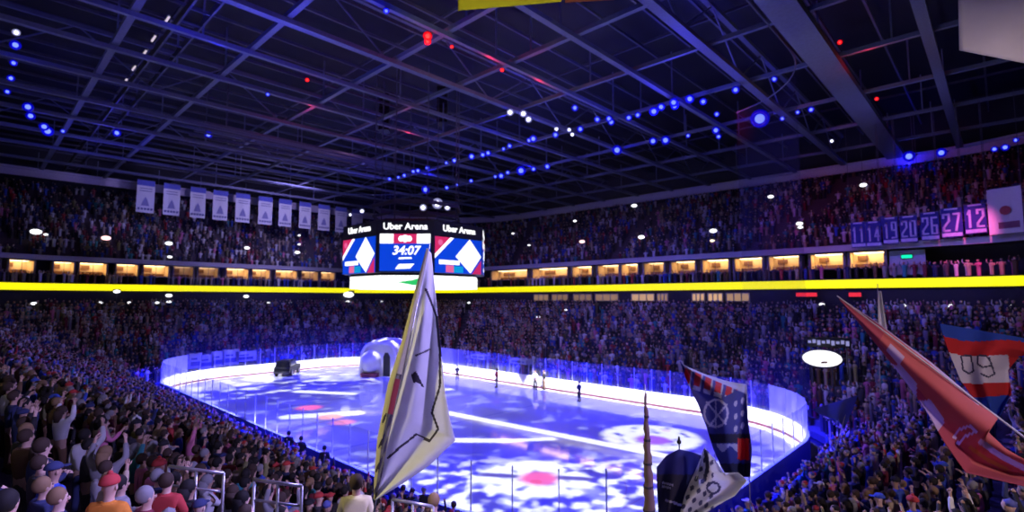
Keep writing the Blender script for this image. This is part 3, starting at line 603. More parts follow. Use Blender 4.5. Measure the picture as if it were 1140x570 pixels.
def paint(u, v, s, t):
    k = math.sin(u*.9+v*.35)+math.sin(v*.23+1.3)*.8
    if s > .93: return 4
    if .5 < t and s > .45: return 3 if .52 < t < .66 else (2 if k > .2 else (1 if k > -.9 else 4))
    if t > .62 and s > .05 and k > 1.1: return 2
    return 0
sheet('folded_edge', A, Bc, D-.06, lambda s, t: -.1*math.sin(s*PI)*min(1, t*3), paint, [cc, cg, cd, cr, cloth('grey flag ink', (.3,.28,.22))], e, 24, 150)
pole(atd(412, 590, D+.03), atd(478.5, 272, D+.03), .014, .009, e)
# furled flag on its pole
D = 6.8; p0, p1 = atd(724, 590, D), atd(718, 428, D); e = empty('furled_flag', p0, 'thin brown furled flag standing upright on its pole before the ice', 'flag')
g = MB(); L = p1-p0; pts = []; rs = []
for k in range(24):
    t = k/23; pts.append(p0+L*(.02+.92*t)+RT*(.006*math.sin(k*1.7))); rs.append(.068*(1-t)**.8+.012+.006*math.sin(k*2.3))
g.tube(pts, rs, 10); g.build('furled_cloth', cloth('brown furled cloth', (.2,.13,.12)), e, smooth=True)
g = MB()
for k in range(5): g = MB(); c = pts[3+4*k]; g.tube([c-L.normalized()*.015, c+L.normalized()*.015], rs[3+4*k]+.006, 10); g.build('tie_band', cd, e)
pole(p0-L*.05, p0+L*1.0, .014, .01, e)
# dark blue flag above the near glass
D = 12.5; e = empty('waving_flag', atd(836, 560, D), 'dark blue flag with red lettered edge waving over the near corner boards', 'flag')
fb, fr_, fw, fk = cloth('deep blue flag', (.09,.1,.34)), cloth('scarlet flag ink', (.6,.06,.07)), cloth('pale flag ink', (.55,.55,.65)), cloth('black blue flag', (.05,.05,.1))
A = [(757,402),(763,420),(770,436),(777,450),(786,474),(794,500),(803,520),(810,531)]; Bc = [(762,407),(783,416),(808,424),(831,428),(831,446),(833,470),(837,500),(835,531)]
CIRC = [(797+13*math.cos(x/3), 460+15*math.sin(x/3)) for x in range(20)]
def paint(u, v, s, t):
    top = 404+(u-757)*.31
    if v < top+3+(u-757)*.12: return 2 if s > .3 else 0
    if u < 834 and v < top+25 and t < .42:
        k = (u*.9+v*.15) % 11
        return 1 if (k < 6.5 and v < top+20) else (2 if k < 8 else 0)
    if pdist((u, v), CIRC) < 1.2 or pdist((u, v), [(787,448),(808,472)]) < 1. or pdist((u, v), [(809,450),(790,474)]) < 1. or pdist((u, v), [(797,445),(797,476)]) < .8: return 2
    if 816 < u < 831 and 440 < v < 482 and math.sin(u*.8)+math.sin(v*.45+u*.2) > .9: return 2
    if 821 < u < 834 and 488 < v < 512: return 1
    if 798 < u < 822 and 494 < v < 500+3*math.sin(u*.4): return 2
    return 3 if 483 < v < 493 or v > 516 else 0
sheet('cloth', A, Bc, D, lambda s, t: .35*math.sin(s*7+t*3)*(.3+s), paint, [fb, fr_, fw, fk], e, 60, 110)
pole(atd(836, 590, D+.3), atd(831, 424, D+.3), .015, .01, e)
# white flag below it
D = 11.5; e = empty('waving_flag', atd(762, 590, D), 'white flag with dark printed strokes waving low behind the near boards', 'flag')
A = [(784,499),(776,520),(768,537),(762,552),(757,572)]; Bc = [(786,500),(796,512),(808,529),(822,526),(832,535),(818,552),(800,562),(780,575)]
CR = [(794+7*math.cos(x/3), 543+6*math.sin(x/3)) for x in range(20)]
def paint(u, v, s, t):
    if pdist((u, v), CR) < 1.3: return 1
    if pdist((u, v), [(786,503),(788,520),(784,535)]) < 2.: return 1
    if u < 794 and math.sin(u*.75+v*.35)+math.sin(v*.5-u*.22) > .75: return 1
    return 0
sheet('cloth', A, Bc, D, lambda s, t: .2*math.sin(s*8+t*4), paint, [cw, cloth('slate flag ink', (.1,.1,.2))], e, 50, 70)
pole(atd(757, 600, D+.1), atd(785, 497, D+.1), .014, .01, e)
# dark blue draped flag beside it
D = 12.; e = empty('waving_flag', atd(752, 590, D), 'dark draped flag with pale marks left of the low white flag', 'flag')
A = [(731,520),(732,540),(733,560),(734,580)]; Bc = [(784,508),(780,528),(772,545),(764,578)]
g = [(731,520),(742,507),(756,500),(770,503),(784,508)]
def paint(u, v, s, t):
    for (x0, x1, y) in ((737,749,537),(737,747,541),(741,754,557),(749,760,560)):
        if x0 < u < x1 and abs(v-(y+(u-x0)*.25)) < 1.2: return 2
    if v < 528: return 0
    return 1
def arch(A, Bc, crown):                           # top edge bows upwards like the outline
    return [(a[0], a[1]) for a in A]
gsh = MB(); n, m_ = 44, 56; uv = []; vs = []
for j in range(m_+1):
    t = j/m_
    for i in range(n+1):
        s = i/n; a, b, tp = curve(A, t), curve(Bc, t), curve(g, s); ub, vb = a[0]+(b[0]-a[0])*s, 582; u = tp[0]+(ub-tp[0])*t; v = tp[1]+(vb-tp[1])*t
        uv.append((u, v)); vs.append(atd(u, v, D+.25*math.sin(s*9+t*2)*(.3+t)))
for j in range(m_):
    for i in range(n):
        q = (j*(n+1)+i, j*(n+1)+i+1, (j+1)*(n+1)+i+1, (j+1)*(n+1)+i); gsh.f.append(q); gsh.mi.append(paint(sum(uv[x][0] for x in q)/4, sum(uv[x][1] for x in q)/4, 0, 0))
gsh.v = [tuple(p) for p in vs]; o = gsh.build('cloth', [cloth('night blue flag', (.05,.055,.26)), fk, fw], e, smooth=True); md = o.modifiers.new('thickness', 'SOLIDIFY'); md.thickness = .008
pole(atd(759, 600, D+.4), atd(756, 492, D+.4), .02, .015, e, black)
g2 = MB(); c = atd(756, 492, D+.4); g2.ball(c, .055, 10, 8); g2.ball(c+Vector((0,0,.07)), (.03,.03,.07), 8, 6); g2.build('finial', black, e, smooth=True)
# salmon flag on the right
D = 8.; e = empty('waving_flag', atd(1150, 500, D), 'large salmon red flag with pale streaks slanting down across the right stand', 'flag')
sr, sw, so, sv = cloth('salmon flag', (.62,.16,.17)), cloth('pale lilac flag print', (.6,.48,.66)), cloth('ochre flag print', (.62,.28,.12)), cloth('dusky rose flag', (.5,.1,.16))
A = [(934,331),(978,360),(1036,403),(1080,440),(1111,466),(1099,480),(1120,500),(1160,522)]; Bc = [(935,334),(960,364),(989,400),(1010,428),(1030,455),(1051,492),(1075,526),(1160,546)]
def paint(u, v, s, t):
    if s < .05 and t < .62: return 1
    if .74 < s and .27 < t < .56 and math.sin(t*40)+s*3 > 2.: return 1
    if .42 < s < .8 and .24 < t < .31: return 1
    if pdist((u, v), [(1062,487),(1068,478),(1080,474),(1086,480),(1074,486),(1066,494)]) < 1.6: return 1
    if pdist((u, v), [(1092,492),(1112,506),(1132,517),(1160,530)]) < 3.2: return 1
    if pdist((u, v), [(1080,498),(1100,512),(1120,522)]) < 2.2: return 2
    return 3 if s > .8 or t < .2 else 0
sheet('cloth', A, Bc, D, lambda s, t: .22*math.sin(s*6+t*5)*(.2+t), paint, [sr, sw, so, sv], e, 56, 130)
pole(atd(1200, 532, D-.03), atd(932, 329.5, D-.03), .02, .012, e, pm('lilac flag pole', (.5,.48,.55), .4))
# blue, red and white striped flag
D = 12.; e = empty('waving_flag', atd(1150, 420, D), 'blue red and white striped flag with outlined digits at the right edge', 'flag')
bl, rd, wh, ik = cloth('blue stripe', (.03,.09,.5)), cloth('red stripe', (.6,.03,.04)), cloth('white stripe', (.72,.7,.74)), cloth('digit ink', (.06,.06,.12))
A = [(1046,360),(1050,374),(1056,391),(1069,423),(1079,437),(1106,469)]; Bc = [(1150,378),(1148,392),(1134,398),(1122,412),(1126,438),(1110,469)]
DIG = [[(1070,396),(1072,412),(1079,416),(1084,413),(1081,396),(1070,396)], [(1102,401),(1098,396),(1089,396),(1088,405),(1094,409),(1103,407)], [(1101,398),(1107,416),(1100,420),(1092,416)]]
def bound(k, u): return k
def paint(u, v, s, t):
    y = v-(u-1060)*.1-3*math.sin((u-1050)*.06)
    if any(pdist((u, v), l) < .95 for l in DIG): return 3
    if y < 375: return 0
    if y < 391.5: return 1
    if y < 422 and u < 1122+(v-392)*.1: return 2
    if y < 422: return 1 if u < 1134 else 0
    if y < 437: return 1
    return 0
sheet('cloth', A, Bc, D, lambda s, t: .3*math.sin(s*7+t*2.5)*(.2+s), paint, [bl, rd, wh, ik], e, 70, 90)
pole(atd(1152, 560, D), atd(1151, 366, D), .015, .012, e)
# slim white pennant behind the salmon flag
D = 14.; e = empty('pennant', atd(986, 400, D), 'slim white pennant on a pole standing behind the salmon flag tip', 'flag')
sheet('cloth', [(977,324),(978,345),(979,374)], [(981,324),(984,345),(989,374)], D, lambda s, t: .05*math.sin(s*5), lambda *a: 0, [cw], e, 8, 24); pole(atd(980, 440, D), atd(977, 316, D), .015, .01, e)
# dim blue flag lying over the right hand crowd
D = 22.; e = empty('waving_flag', atd(905, 470, D), 'dim blue flag waving above the crowd right of the rink corner', 'flag')
sheet('cloth', [(903,456),(915,462),(935,470)], [(955,440),(950,455),(940,478)], D, lambda s, t: .3*math.sin(s*6+t*3), lambda *a: 0, [cloth('mid blue flag', (.08,.1,.4))], e, 24, 16); pole(atd(928, 510, D), atd(948, 436, D), .02, .015, e)
# yellow banner and white sheet hanging in front, top of the picture
def hung(name, label, A, Bc, D, mt, amp, hem=None):
    e = empty(name, atd(A[0][0], A[0][1], D), label, 'banner'); sheet('cloth', A, Bc, D, lambda s, t: amp*math.sin(s*7+t*3), (lambda u, v, s, t: 1 if hem and t > .8 else 0), [mt, hem or mt], e, 30, 24, .012)
    a, b = atd(A[0][0], A[0][1], D), atd(Bc[0][0], Bc[0][1], D); g = MB(); g.tube([a, b], .03, 8)
    for p in (a, b): g.tube([p, (p.x, p.y, 26.)], .012, 5)
    g.build('hanging_rod', dsteel, e)
hung('hanging_banner', 'yellow banner hanging from the roof at the top middle', [(509,-60),(509.5,-20),(510,12)], [(626,-66),(626,-26),(625,2)], 19., cloth('lemon banner cloth', (.75,.7,.03)), .03)
hung('hanging_banner', 'small rust brown banner beside the yellow one at the top', [(629,-60),(629,-20),(629,3)], [(684,-64),(684,-24),(684,0)], 19.5, cloth('rust banner cloth', (.35,.1,.06)), .03)
hung('hanging_banner', 'large white sheet hanging in the upper right corner', [(1067,-70),(1067,0),(1068,56)], [(1230,-70),(1230,10),(1230,88)], 9., cw, .12)
# ------------------------------------------------------------------ car on the ice
p = onz(320, 416.5, 0); yaw = 2.45
e = empty('car', p, 'dark off-road car parked on the ice by the far end boards', 'car'); Mr = Matrix.Rotation(yaw, 3, 'Z')
def cb(g, x, y, z, dx, dy, dz): g.box(p+Mr@Vector((x, y, z)), (dx, dy, dz), yaw); return g
def hull(g, prof, w, taper=0.):                   # side profile (x, z) given a width
    n = len(prof); zs = [z for _, z in prof]; vs = []
    for s in (-1, 1):
        for x, z in prof: vs.append(p+Mr@Vector((x, s*(w/2-taper*(z-min(zs))), z)))
    g.add(vs, [tuple(range(n-1,-1,-1)), tuple(range(n,2*n))]+[(i, (i+1) % n, (i+1) % n+n, i+n) for i in range(n)])
paint_ = pm('black car paint', (.008,.008,.012), .5, 0, .1, 4, None, 0, .2)
g = MB(); hull(g, [(-2.25,.5),(-1.8,.38),(1.9,.38),(2.3,.5),(2.3,.95),(2.2,1.05),(1.0,1.12),(-2.15,1.12),(-2.3,.95)], 1.85); g.build('body', paint_, e)
g = MB(); hull(g, [(-2.1,1.12),(1.0,1.12),(.45,1.72),(.2,1.78),(-1.75,1.78),(-1.95,1.7)], 1.7, .18); g.build('cabin', paint_, e)
g = MB(); hull(g, [(-1.75,1.18),(.72,1.18),(.32,1.66),(-1.7,1.66)], 1.74, .18); g.build('window', glassdark, e)
for sx in (-1.4, 1.45):
    for sy in (-.85, .85):
        g = MB(); c = p+Mr@Vector((sx, sy, .38)); ax = Mr@Vector((0, 1, 0)); g.tube([c-ax*.13, c+ax*.13], .38, 16); wl = g.build('wheel', black, e); g = MB(); g.tube([c-ax*.14, c+ax*.14], .2, 12); g.build('rim', railm, wl)
for sy in (-.65, .65):
    g = MB(); cb(g, 2.3, sy, .8, .06, .34, .18); g.build('headlight', pm('headlight glass', (.6,.6,.7), .1), e)
g = MB(); cb(g, -.7, 0, 1.83, 1.6, 1.2, .05); cb(g, 2.32, 0, .5, .12, 1.8, .2); cb(g, -2.3, 0, .5, .12, 1.8, .2); g.build('trim', bgrey, e)
# ------------------------------------------------------------------ inflatable entrance tunnel
p = onz(425, 417.5, 0); e = empty('inflatable_tunnel', p, 'white inflatable entrance tunnel with dark opening at the far corner of the ice', 'inflatable')
tow = (EYE-p); tow.z = 0; tow.normalize(); tow = Matrix.Rotation(-.35, 3, 'Z')@tow; yw = math.atan2(tow.y, tow.x); Mr = Matrix.Rotation(yw, 3, 'Z')
infl = pm('white inflatable skin', (.75,.75,.82), .55, 0, .08, 2)
def dome(R, H, y0, y1, nseg=9, m=18, open_=None):
    g = MB(); vs = []
    for j in range(nseg+1):
        x = y0+(y1-y0)*j/nseg; k = 1+.05*abs(math.sin(j*PI*.75))-.12*max(0, j/nseg-.75)*4*.5
        for i in range(m+1):
            a = PI*i/m; vs.append(p+Mr@Vector((x, -math.copysign(abs(math.cos(a))**.6, math.cos(a))*R*k, max(0., math.sin(a))**.5*H*k)))
    g.add(vs, [(j*(m+1)+i, j*(m+1)+i+1, (j+1)*(m+1)+i+1, (j+1)*(m+1)+i) for j in range(nseg) for i in range(m)]); return g, vs, m
g, vs, m_ = dome(2.3, 4.1, -4, 1.0); g.add(vs[-(m_+1):], [tuple(range(m_+1))]); g.build('shell', infl, e, smooth=True)
g = MB(); g.ball(p+Mr@Vector((1.0, -.95, 1.75)), (1.5, 1.25, 1.35), 16, 12, Mr.copy()); g.build('front_bulge', infl, e, smooth=True)
g = MB(); g.tube([p+Mr@Vector((1.02, -2.15+.3*math.cos(t), 0)) for t in (0, 1)], .05, 5)
g.add([p+Mr@Vector((1.12, y, z)) for y, z in ((.55,0),(1.35,0),(1.35,2.3),(1.1,2.8),(.75,2.8),(.55,2.3))]+[p+Mr@Vector((.9, y, z)) for y, z in ((.55,0),(1.35,0),(1.35,2.3),(1.1,2.8),(.75,2.8),(.55,2.3))], [tuple(range(6))]+[(i, i+6, (i+1) % 6+6, (i+1) % 6) for i in range(6)])
g.build('doorway', black, e)
g = MB(); g.box(p+Mr@Vector((1.6, -.9, .22)), (1.0, 1.9, .44), yw); g.build('base_flap', pm('dark red flap', (.22,.04,.08), .6), e)
g = MB(); g.tube([p+Mr@Vector((1.05, -math.copysign(abs(math.cos(PI*i/16))**.6, math.cos(PI*i/16))*2.2, max(0, math.sin(PI*i/16))**.5*3.9)) for i in range(17)], .24, 10); g.build('rim_tube', infl, e, smooth=True)
# ------------------------------------------------------------------ advert boards behind the far left corner glass, lit oval sign on the right
adv = pm('pale poster board', (.6,.62,.7), .5, 0, .1); advk = pm('poster dark print', (.05,.06,.25), .5)
for k, (u0, u1, v0, v1) in enumerate(((194,203,398,411),(212,222,393,410),(224,235,395,410),(237,247,391,408),(250,263,389,406),(265,282,391,402))):
    a, b = onx((u0+u1)/2, v1, -31.6), onx((u0+u1)/2, v0, -31.6); w = (u1-u0)/FPX*(a-EYE).dot(FW)/abs(RT.y)*.9; lo, hi = min(a.z, b.z), max(a.z, b.z); lo = max(lo, .4)
    e = empty('poster_board', (a.x, a.y, lo), 'pale poster board behind the far left corner glass, %s from the left' % ordw(k+1), 'poster', 'poster boards behind the far glass')
    g = MB(); g.box((a.x, a.y, (lo+hi)/2), (.12, w, hi-lo)); g.build('panel', adv, e)
    g = MB(); g.box((a.x+.08, a.y, lo+(hi-lo)*.3), (.03, w*.7, (hi-lo)*.28)); g.box((a.x+.08, a.y-w*.1, lo+(hi-lo)*.62), (.03, w*.45, (hi-lo)*.12)); g.build('print', advk, e)
    g = MB()
    for s in (-.4, .4): g.bar((a.x-.05, a.y+w*s, -.2), (a.x-.05, a.y+w*s, hi), .06, .06)
    g.build('post', bgrey, e)
def sign_pos(u, v, h): return stand_on(u, v, h)
d = next(t for t in np.arange(60, 12, -.1) if (lambda w: abs(w.x) < TA and w.z-floor_z(w.x, w.y) > 3.3)(atd(915, 399, float(t)))); c = atd(915, 399, float(d)); d = float(d); print('OVALD', d, c); q = Vector((c.x, c.y, floor_z(c.x, c.y))); f = EYE-c; f.z = 0; f.normalize(); fr3 = f.cross(Vector((0,0,1)))*-1; a = math.atan2(fr3.y, fr3.x); print('oval', c, q)
e = empty('oval_sign', (c.x, c.y, q.z), 'lit white oval sign with small red mark above the right corner crowd', 'sign'); rx, rz = 19/FPX*d, 9/FPX*d
g = MB(); vs = [c+fr3*(rx*math.cos(t*PI/16))+Vector((0,0,rz*math.sin(t*PI/16)))+f*o for o in (.12, -.12) for t in range(32)]; g.add(vs, [tuple(range(32))]+[(i, i+32, (i+1) % 32+32, (i+1) % 32) for i in range(32)]); g.build('sign_face', lum('oval sign glow', (1,1,1), 1.5), e)
g = MB(); g.add([c+fr3*x+Vector((0,0,z))+f*.15 for x, z in ((-.1*rx,-.62*rz),(.25*rx,-.55*rz),(.3*rx,-.3*rz),(-.02*rx,-.35*rz))], [(0,1,2,3)]); g.build('mark', pm('dark red mark', (.3,.05,.05), .5), e)
g = MB(); g.tube([c+fr3*(rx*1.04*math.cos(t*PI/16))+Vector((0,0,rz*1.06*math.sin(t*PI/16))) for t in range(33)], .1, 6)
for s in (-.5, .5): g.tube([c+fr3*rx*s-f*.1, (c.x+fr3.x*rx*s, c.y+fr3.y*rx*s, q.z-.3)], .06, 6)
g.build('frame', bgrey, e)
c2 = atd(922, 381, d+1); e = empty('display_panel', c2, 'narrow dark display panel with dim lettering above the oval sign', 'sign')
w2 = 44/FPX*d; g = MB(); g.box(c2, (w2, .25, .75), a); g.build('case', black, e)
g = MB()
for k in range(9): g.box(c2+fr3*(w2*(-.42+.105*k))+f*.14+Vector((0,0,.05*math.sin(k*2.1))), (w2*.075, .03, .2+.08*(k % 3)), a)
g.build('caption_line', lum('dim lilac text', (.4,.4,.75), .6), e)
g = MB()
for s in (-.4, .4): g.tube([c2+fr3*w2*s, (c2.x+fr3.x*w2*s, c2.y+fr3.y*w2*s, floor_z(c2.x, c2.y))], .06, 6)
g.build('post', bgrey, e)
# portable white frames behind the far boards (penalty benches)
for k, (u, v) in enumerate(((535,399),(580,407))):
    b_ = Vector((0, RB+1.2, 0)); d0 = ray(u, v); t = (RB+1.2-EYE.y)/d0.y; c = EYE+d0*t
    e = empty('bench_canopy', (c.x, c.y, .2), 'pale framed canopy behind the far side boards, %s one' % ('left' if k == 0 else 'right'), 'canopy', 'canopies behind the far boards')
    g = MB(); g.box((c.x, c.y, 2.35), (2.4, 1.0, .5)); g.build('roof', pm('pale canopy', (.5,.52,.7), .6), e)
    for s in (-1.15, 1.15): g = MB(); g.box((c.x+s, c.y, 1.2), (.1, .1, 2.1)); g.build('post', pm('white post', (.6,.6,.7), .5), e)
    g = MB(); g.box((c.x, c.y-.52, 2.35), (1.9, .03, .18)); g.build('print', pm('canopy print', (.12,.12,.4), .6), e)
# ------------------------------------------------------------------ handrails in the near left stand
RAILS = []
for k, (u0, v0, u1, v1, D, lab) in enumerate(((188,519,249,527,8.6,'first metal handrail among the crowd at the lower left'),(283,534,336,541,8.0,'second metal handrail among the crowd left of the warm lit person'),(437,556,482,564,8.4,'short metal handrail under the white flag tip'))):
    a, b = atd(u0, v0, D), atd(u1, v1, D); RAILS.append((a, b)); fa, fb_ = floor_z(a.x, a.y), floor_z(b.x, b.y); lo = min(fa, fb_, a.z-.8)
    e = empty('handrail', (a.x, a.y, lo), lab, 'handrail'); g = MB(); g.tube([a, b], .028, 8); g.build('top_rail', railm, e, smooth=True)
    g = MB(); dz = Vector((0,0,-.3)); g.tube([a+dz, b+dz], .02, 8); g.build('mid_rail', railm, e, smooth=True)
    for t in (0, .5, 1):
        q = a.lerp(b, t); g = MB(); g.tube([q, (q.x, q.y, lo)], .025, 8); g.build('post', railm, e, smooth=True)
# ------------------------------------------------------------------ people
def skin(name, V, E, R, sub=1):
    me = bpy.data.meshes.new(name); me.from_pydata(V, E, []); o = bpy.data.objects.new(name, me); COL.objects.link(o)
    o.modifiers.new('s', 'SKIN')
    if not me.skin_vertices: 
        bpy.context.view_layer.objects.active = o; bpy.ops.mesh.customdata_skin_add()
    sv = me.skin_vertices[0].data
    for i, r in enumerate(R): sv[i].radius = (r, r) if not isinstance(r, tuple) else r; sv[i].use_root = (i == 0)
    s = o.modifiers.new('u', 'SUBSURF'); s.levels = sub; s.render_levels = sub
    dg = bpy.context.evaluated_depsgraph_get(); dg.update(); out = bpy.data.meshes.new_from_object(o.evaluated_get(dg)); out.name = name
    bpy.data.objects.remove(o); out.shade_smooth(); return out
def merge(me, mb, mi_off=0):                      # add shapes to a mesh
    bm = bmesh.new(); bm.from_mesh(me); vs = [bm.verts.new(v) for v in mb.v]
    for f, k in zip(mb.f, mb.mi):
        try: fc = bm.faces.new([vs[i] for i in f]); fc.material_index = k; fc.smooth = True
        except ValueError: pass
    bm.to_mesh(me); bm.free()
ARMS = {'standing with arms down': (((.235,-.02,1.14),(.23,.06,.88)),)*2,
        'clapping': (((.26,.06,1.16),(.06,.3,1.2)),)*2,
        'raising both arms': (((.33,.06,1.56),(.27,.1,1.86)),)*2,
        'raising one arm': (((.31,.08,1.58),(.24,.14,1.86)), ((.235,-.02,1.14),(.21,.1,.9))),
        'holding up a phone': (((.22,.16,1.22),(.1,.38,1.44)), ((.235,-.02,1.14),(.2,.12,.92))),
        'with folded arms': (((.25,.05,1.17),(.0,.24,1.17)),)*2}
PM = {}
def make_pose(pose):
    arms = ARMS[pose]
    V = [(0,0,.94),(0,0,1.1),(0,.01,1.28),(0,0,1.45),(0,.012,1.53),(0,.03,1.605),(0,.022,1.685),(0,.012,1.735)]
    R = [(.15,.11),(.135,.1),(.16,.11),.075,.055,.078,.092,.06]; E = [(i, i+1) for i in range(7)]
    def add(pt, r, par): V.append(pt); R.append(r); E.append((par, len(V)-1)); return len(V)-1
    hands = MB(); jV = [V[i] for i in (0,1,2,3)]+[(0,.005,1.505)]; jR = [(.175,.135),(.165,.13),(.19,.14),.11,.078]; jE = [(0,1),(1,2),(2,3),(3,4)]
    tV = [(0,0,.98),(0,0,.93)]; tR = [(.165,.125),(.17,.13)]; tE = [(0,1)]
    def ja(pt, r, par, VV, RR_, EE): VV.append(pt); RR_.append(r); EE.append((par, len(VV)-1)); return len(VV)-1
    shoes = MB()
    for s, (el, wr) in zip((1, -1), arms):
        el, wr = Vector((el[0]*s, el[1], el[2])), Vector((wr[0]*s, wr[1], wr[2])); hd = (wr-el).normalized(); pl = wr+hd*.07
        a = add((.17*s,0,1.4), .06, 2); a = add(tuple(el), .042, a); a = add(tuple(wr), .028, a); add(tuple(pl), (.036,.02), a)
        a = ja((.185*s,0,1.41), .085, 2, jV, jR, jE); a = ja(tuple(el), .062, a, jV, jR, jE); ja(tuple(wr-hd*.03), .045, a, jV, jR, jE)
        side = hd.cross(Vector((s*.3, .2, 1))).normalized() if abs(hd.z) < .9 else Vector((0, 1, 0)); pn = hd.cross(side).normalized()
        if pn.dot(Vector((-s, .4, 0))) < 0: pn = -pn
        for k, L in enumerate((.075,.085,.08,.062)):                     # four fingers with knuckle bends, then the thumb
            b0 = pl-hd*.01+side*(.027-.018*k); b1 = b0+hd*L*.5+pn*.006; b2 = b1+hd*L*.4+pn*.026; hands.tube([b0, b1, b2], [.0095,.009,.007], 6)
        b0 = wr+hd*.03+side*.03; b1 = b0+hd*.03+side*.03+pn*.012; b2 = b1+hd*.035+side*.008+pn*.012; hands.tube([b0, b1, b2], [.011,.01,.008], 6)
        h = add((.095*s,0,.88), .085, 0); k_ = add((.105*s,.025,.5), .056, h); an = add((.11*s,-.015,.1), .038, k_); add((.125*s,.12,.045), .036, an)
        h = ja((.098*s,0,.86), .105, 1, tV, tR, tE); k_ = ja((.107*s,.025,.5), .076, h, tV, tR, tE); ja((.11*s,-.012,.1), .062, k_, tV, tR, tE)
        shoes.ball((.12*s,.06,.055), (.052,.145,.055), 12, 8, z0=-.9); shoes.ball((.115*s,-.02,.09), (.046,.06,.06), 10, 6)
    body = skin('body', V, E, R); f = hands
    f.ball((0,.106,1.635), (.015,.022,.03), 8, 6)                        # nose
    for s in (1, -1): f.ball((.082*s,.012,1.645), (.013,.022,.032), 8, 6)  # ears
    for s in (1, -1): f.ball((.032*s,.097,1.668), (.014,.01,.008), 8, 4, mi=1)   # eyes
    f.ball((0,.098,1.588), (.026,.008,.007), 8, 4, mi=2)                 # mouth
    merge(body, f)
    jacket = skin('jacket', jV, jE, jR); trousers = skin('trousers', tV, tE, tR); sm = shoes.mesh('shoes', [black])
    return body, jacket, trousers, sm
for k in ARMS: PM[k] = make_pose(k)
def cap_mesh(kind):
    g = MB()
    if kind == 'short': g.ball((0,-.018,1.687), (.102,.108,.118), 16, 10, z0=-.8)
    if kind == 'long':
        g.ball((0,-.018,1.687), (.11,.115,.118), 16, 10, z0=-.8); g.tube([(0,-.06,1.68),(0,-.085,1.56),(0,-.095,1.42)], [.1,.095,.06], 12)
    if kind == 'beanie': g.ball((0,.005,1.715), (.112,.125,.112), 16, 10, z0=-.1); g.ball((0,.005,1.83), .035, 8, 6)
    if kind == 'peaked cap':
        g.ball((0,.005,1.71), (.108,.122,.1), 16, 10, z0=-.05); g.ball((0,.15,1.71), (.075,.085,.012), 12, 6)
    return g
SK = [pm('skin tone %d' % i, c, .6, 0, .05) for i, c in enumerate(((.62,.4,.3),(.7,.48,.37),(.45,.28,.2),(.55,.36,.27)))]
EYEM, MOUTH = pm('dark eyes', (.02,.02,.02), .3), pm('lip', (.35,.12,.1), .5)
HAIRC = [pm('hair '+n, c, .8) for n, c in (('black',(.012,.01,.01)),('brown',(.05,.03,.02)),('fair',(.25,.16,.08)),('grey',(.25,.25,.26)))]
HM = {k: cap_mesh(k).mesh('hair' if k in ('short','long') else 'hat', [HAIRC[0]]) for k in ('short','long','beanie','peaked cap')}
for m_ in HM.values(): m_.shade_smooth()
for b_ in PM.values(): b_[0].materials.append(SK[0]); b_[0].materials.append(EYEM); b_[0].materials.append(MOUTH); b_[1].materials.append(HAIRC[0]); b_[2].materials.append(HAIRC[0]); b_[3].shade_smooth()
CL = {'black':(.02,.02,.025),'navy':(.03,.04,.12),'charcoal':(.06,.06,.07),'maroon':(.22,.03,.05),'red':(.5,.05,.05),'white':(.72,.72,.75),'royal blue':(.05,.1,.5),'grey':(.28,.28,.3),'beige':(.45,.36,.25),'orange':(.75,.26,.03),'teal':(.05,.28,.32),'pink':(.65,.2,.35),'brown':(.16,.09,.05),'olive':(.2,.2,.08),'yellow':(.75,.65,.12),'warm lit pale':(.72,.66,.34)}
CLM = {k: pm('%s clothing' % k, c, .85, 0, .15, 5) for k, c in CL.items()}
TRM = [CLM[k] for k in ('black','navy','charcoal','brown')]
def part(name, me, mt, parent):
    o = bpy.data.objects.new(name, me); COL.objects.link(o); o.parent = parent
    if mt: o.material_slots[0].link = 'OBJECT'; o.material_slots[0].material = mt
    return o
def person(loc, rz, pose, colr, label, group=None, hair='short', hm=None, hat=None, s=1., tr=None):
    b_ = PM[pose]; o = bpy.data.objects.new('person', b_[0]); COL.objects.link(o); o.location = loc; o.rotation_euler = (0, 0, rz); o.scale = (s, s, s); WL[o] = Vector(loc)
    o.material_slots[0].link = 'OBJECT'; o.material_slots[0].material = random.choice(SK)
    part('jacket', b_[1], CLM[colr], o); part('trousers', b_[2], tr or random.choice(TRM), o); part('shoes', b_[3], None, o)
    if hat: part('hat', HM[hat], CLM[random.choice(('black','navy','red','white','royal blue'))], o)
    else: part('hair', HM[hair], hm or random.choice(HAIRC[:2]*3+HAIRC[2:]), o)
    return tag(o, label, 'person', group)
def face(p, q=Vector((0, 0, 0))): d = q-p; return math.atan2(d.y, d.x)-PI/2
SPECIAL = []; CLEAR = [Vector((o_.location.x, o_.location.y, floor_z(o_.location.x, o_.location.y))) for o_ in list(COL.objects) if o_.parent is None and o_.get('category') == 'poster']+[Vector((q.x+fr3.x*k, q.y+fr3.y*k, q.z)) for k in (-1., 0, 1.)]+[Vector((c2.x+fr3.x*k, c2.y+fr3.y*k, floor_z(c2.x, c2.y))) for k in (-1., 0, 1.)]
def special(u, vtop, colr, pose, label, s=1., hair='short', hm=None, hat=None, look=None):
    q = stand_on(u, vtop, 1.78*s); SPECIAL.append(q); return person(q, face(q)+(look or 0), pose, colr, label, None, hair, hm, hat, s)
def on_podium(u, vtop, D, colr, label, hm):      # stands on a raised step of the terrace
    h = atd(u, vtop, D); q = Vector((h.x, h.y, h.z-1.79)); f0 = floor_z(q.x, q.y); g = MB(); g.box((q.x, q.y, (q.z+f0)/2-.05), (.85, .85, max(.1, q.z-f0+.1)), .8)
    g.build('floor_podium', concrete, kind='structure'); SPECIAL.append(Vector((q.x, q.y, f0))); CLEAR.append(Vector((q.x, q.y, f0))); return person(q, face(q), 'standing with arms down', colr, label, None, 'short', hm)
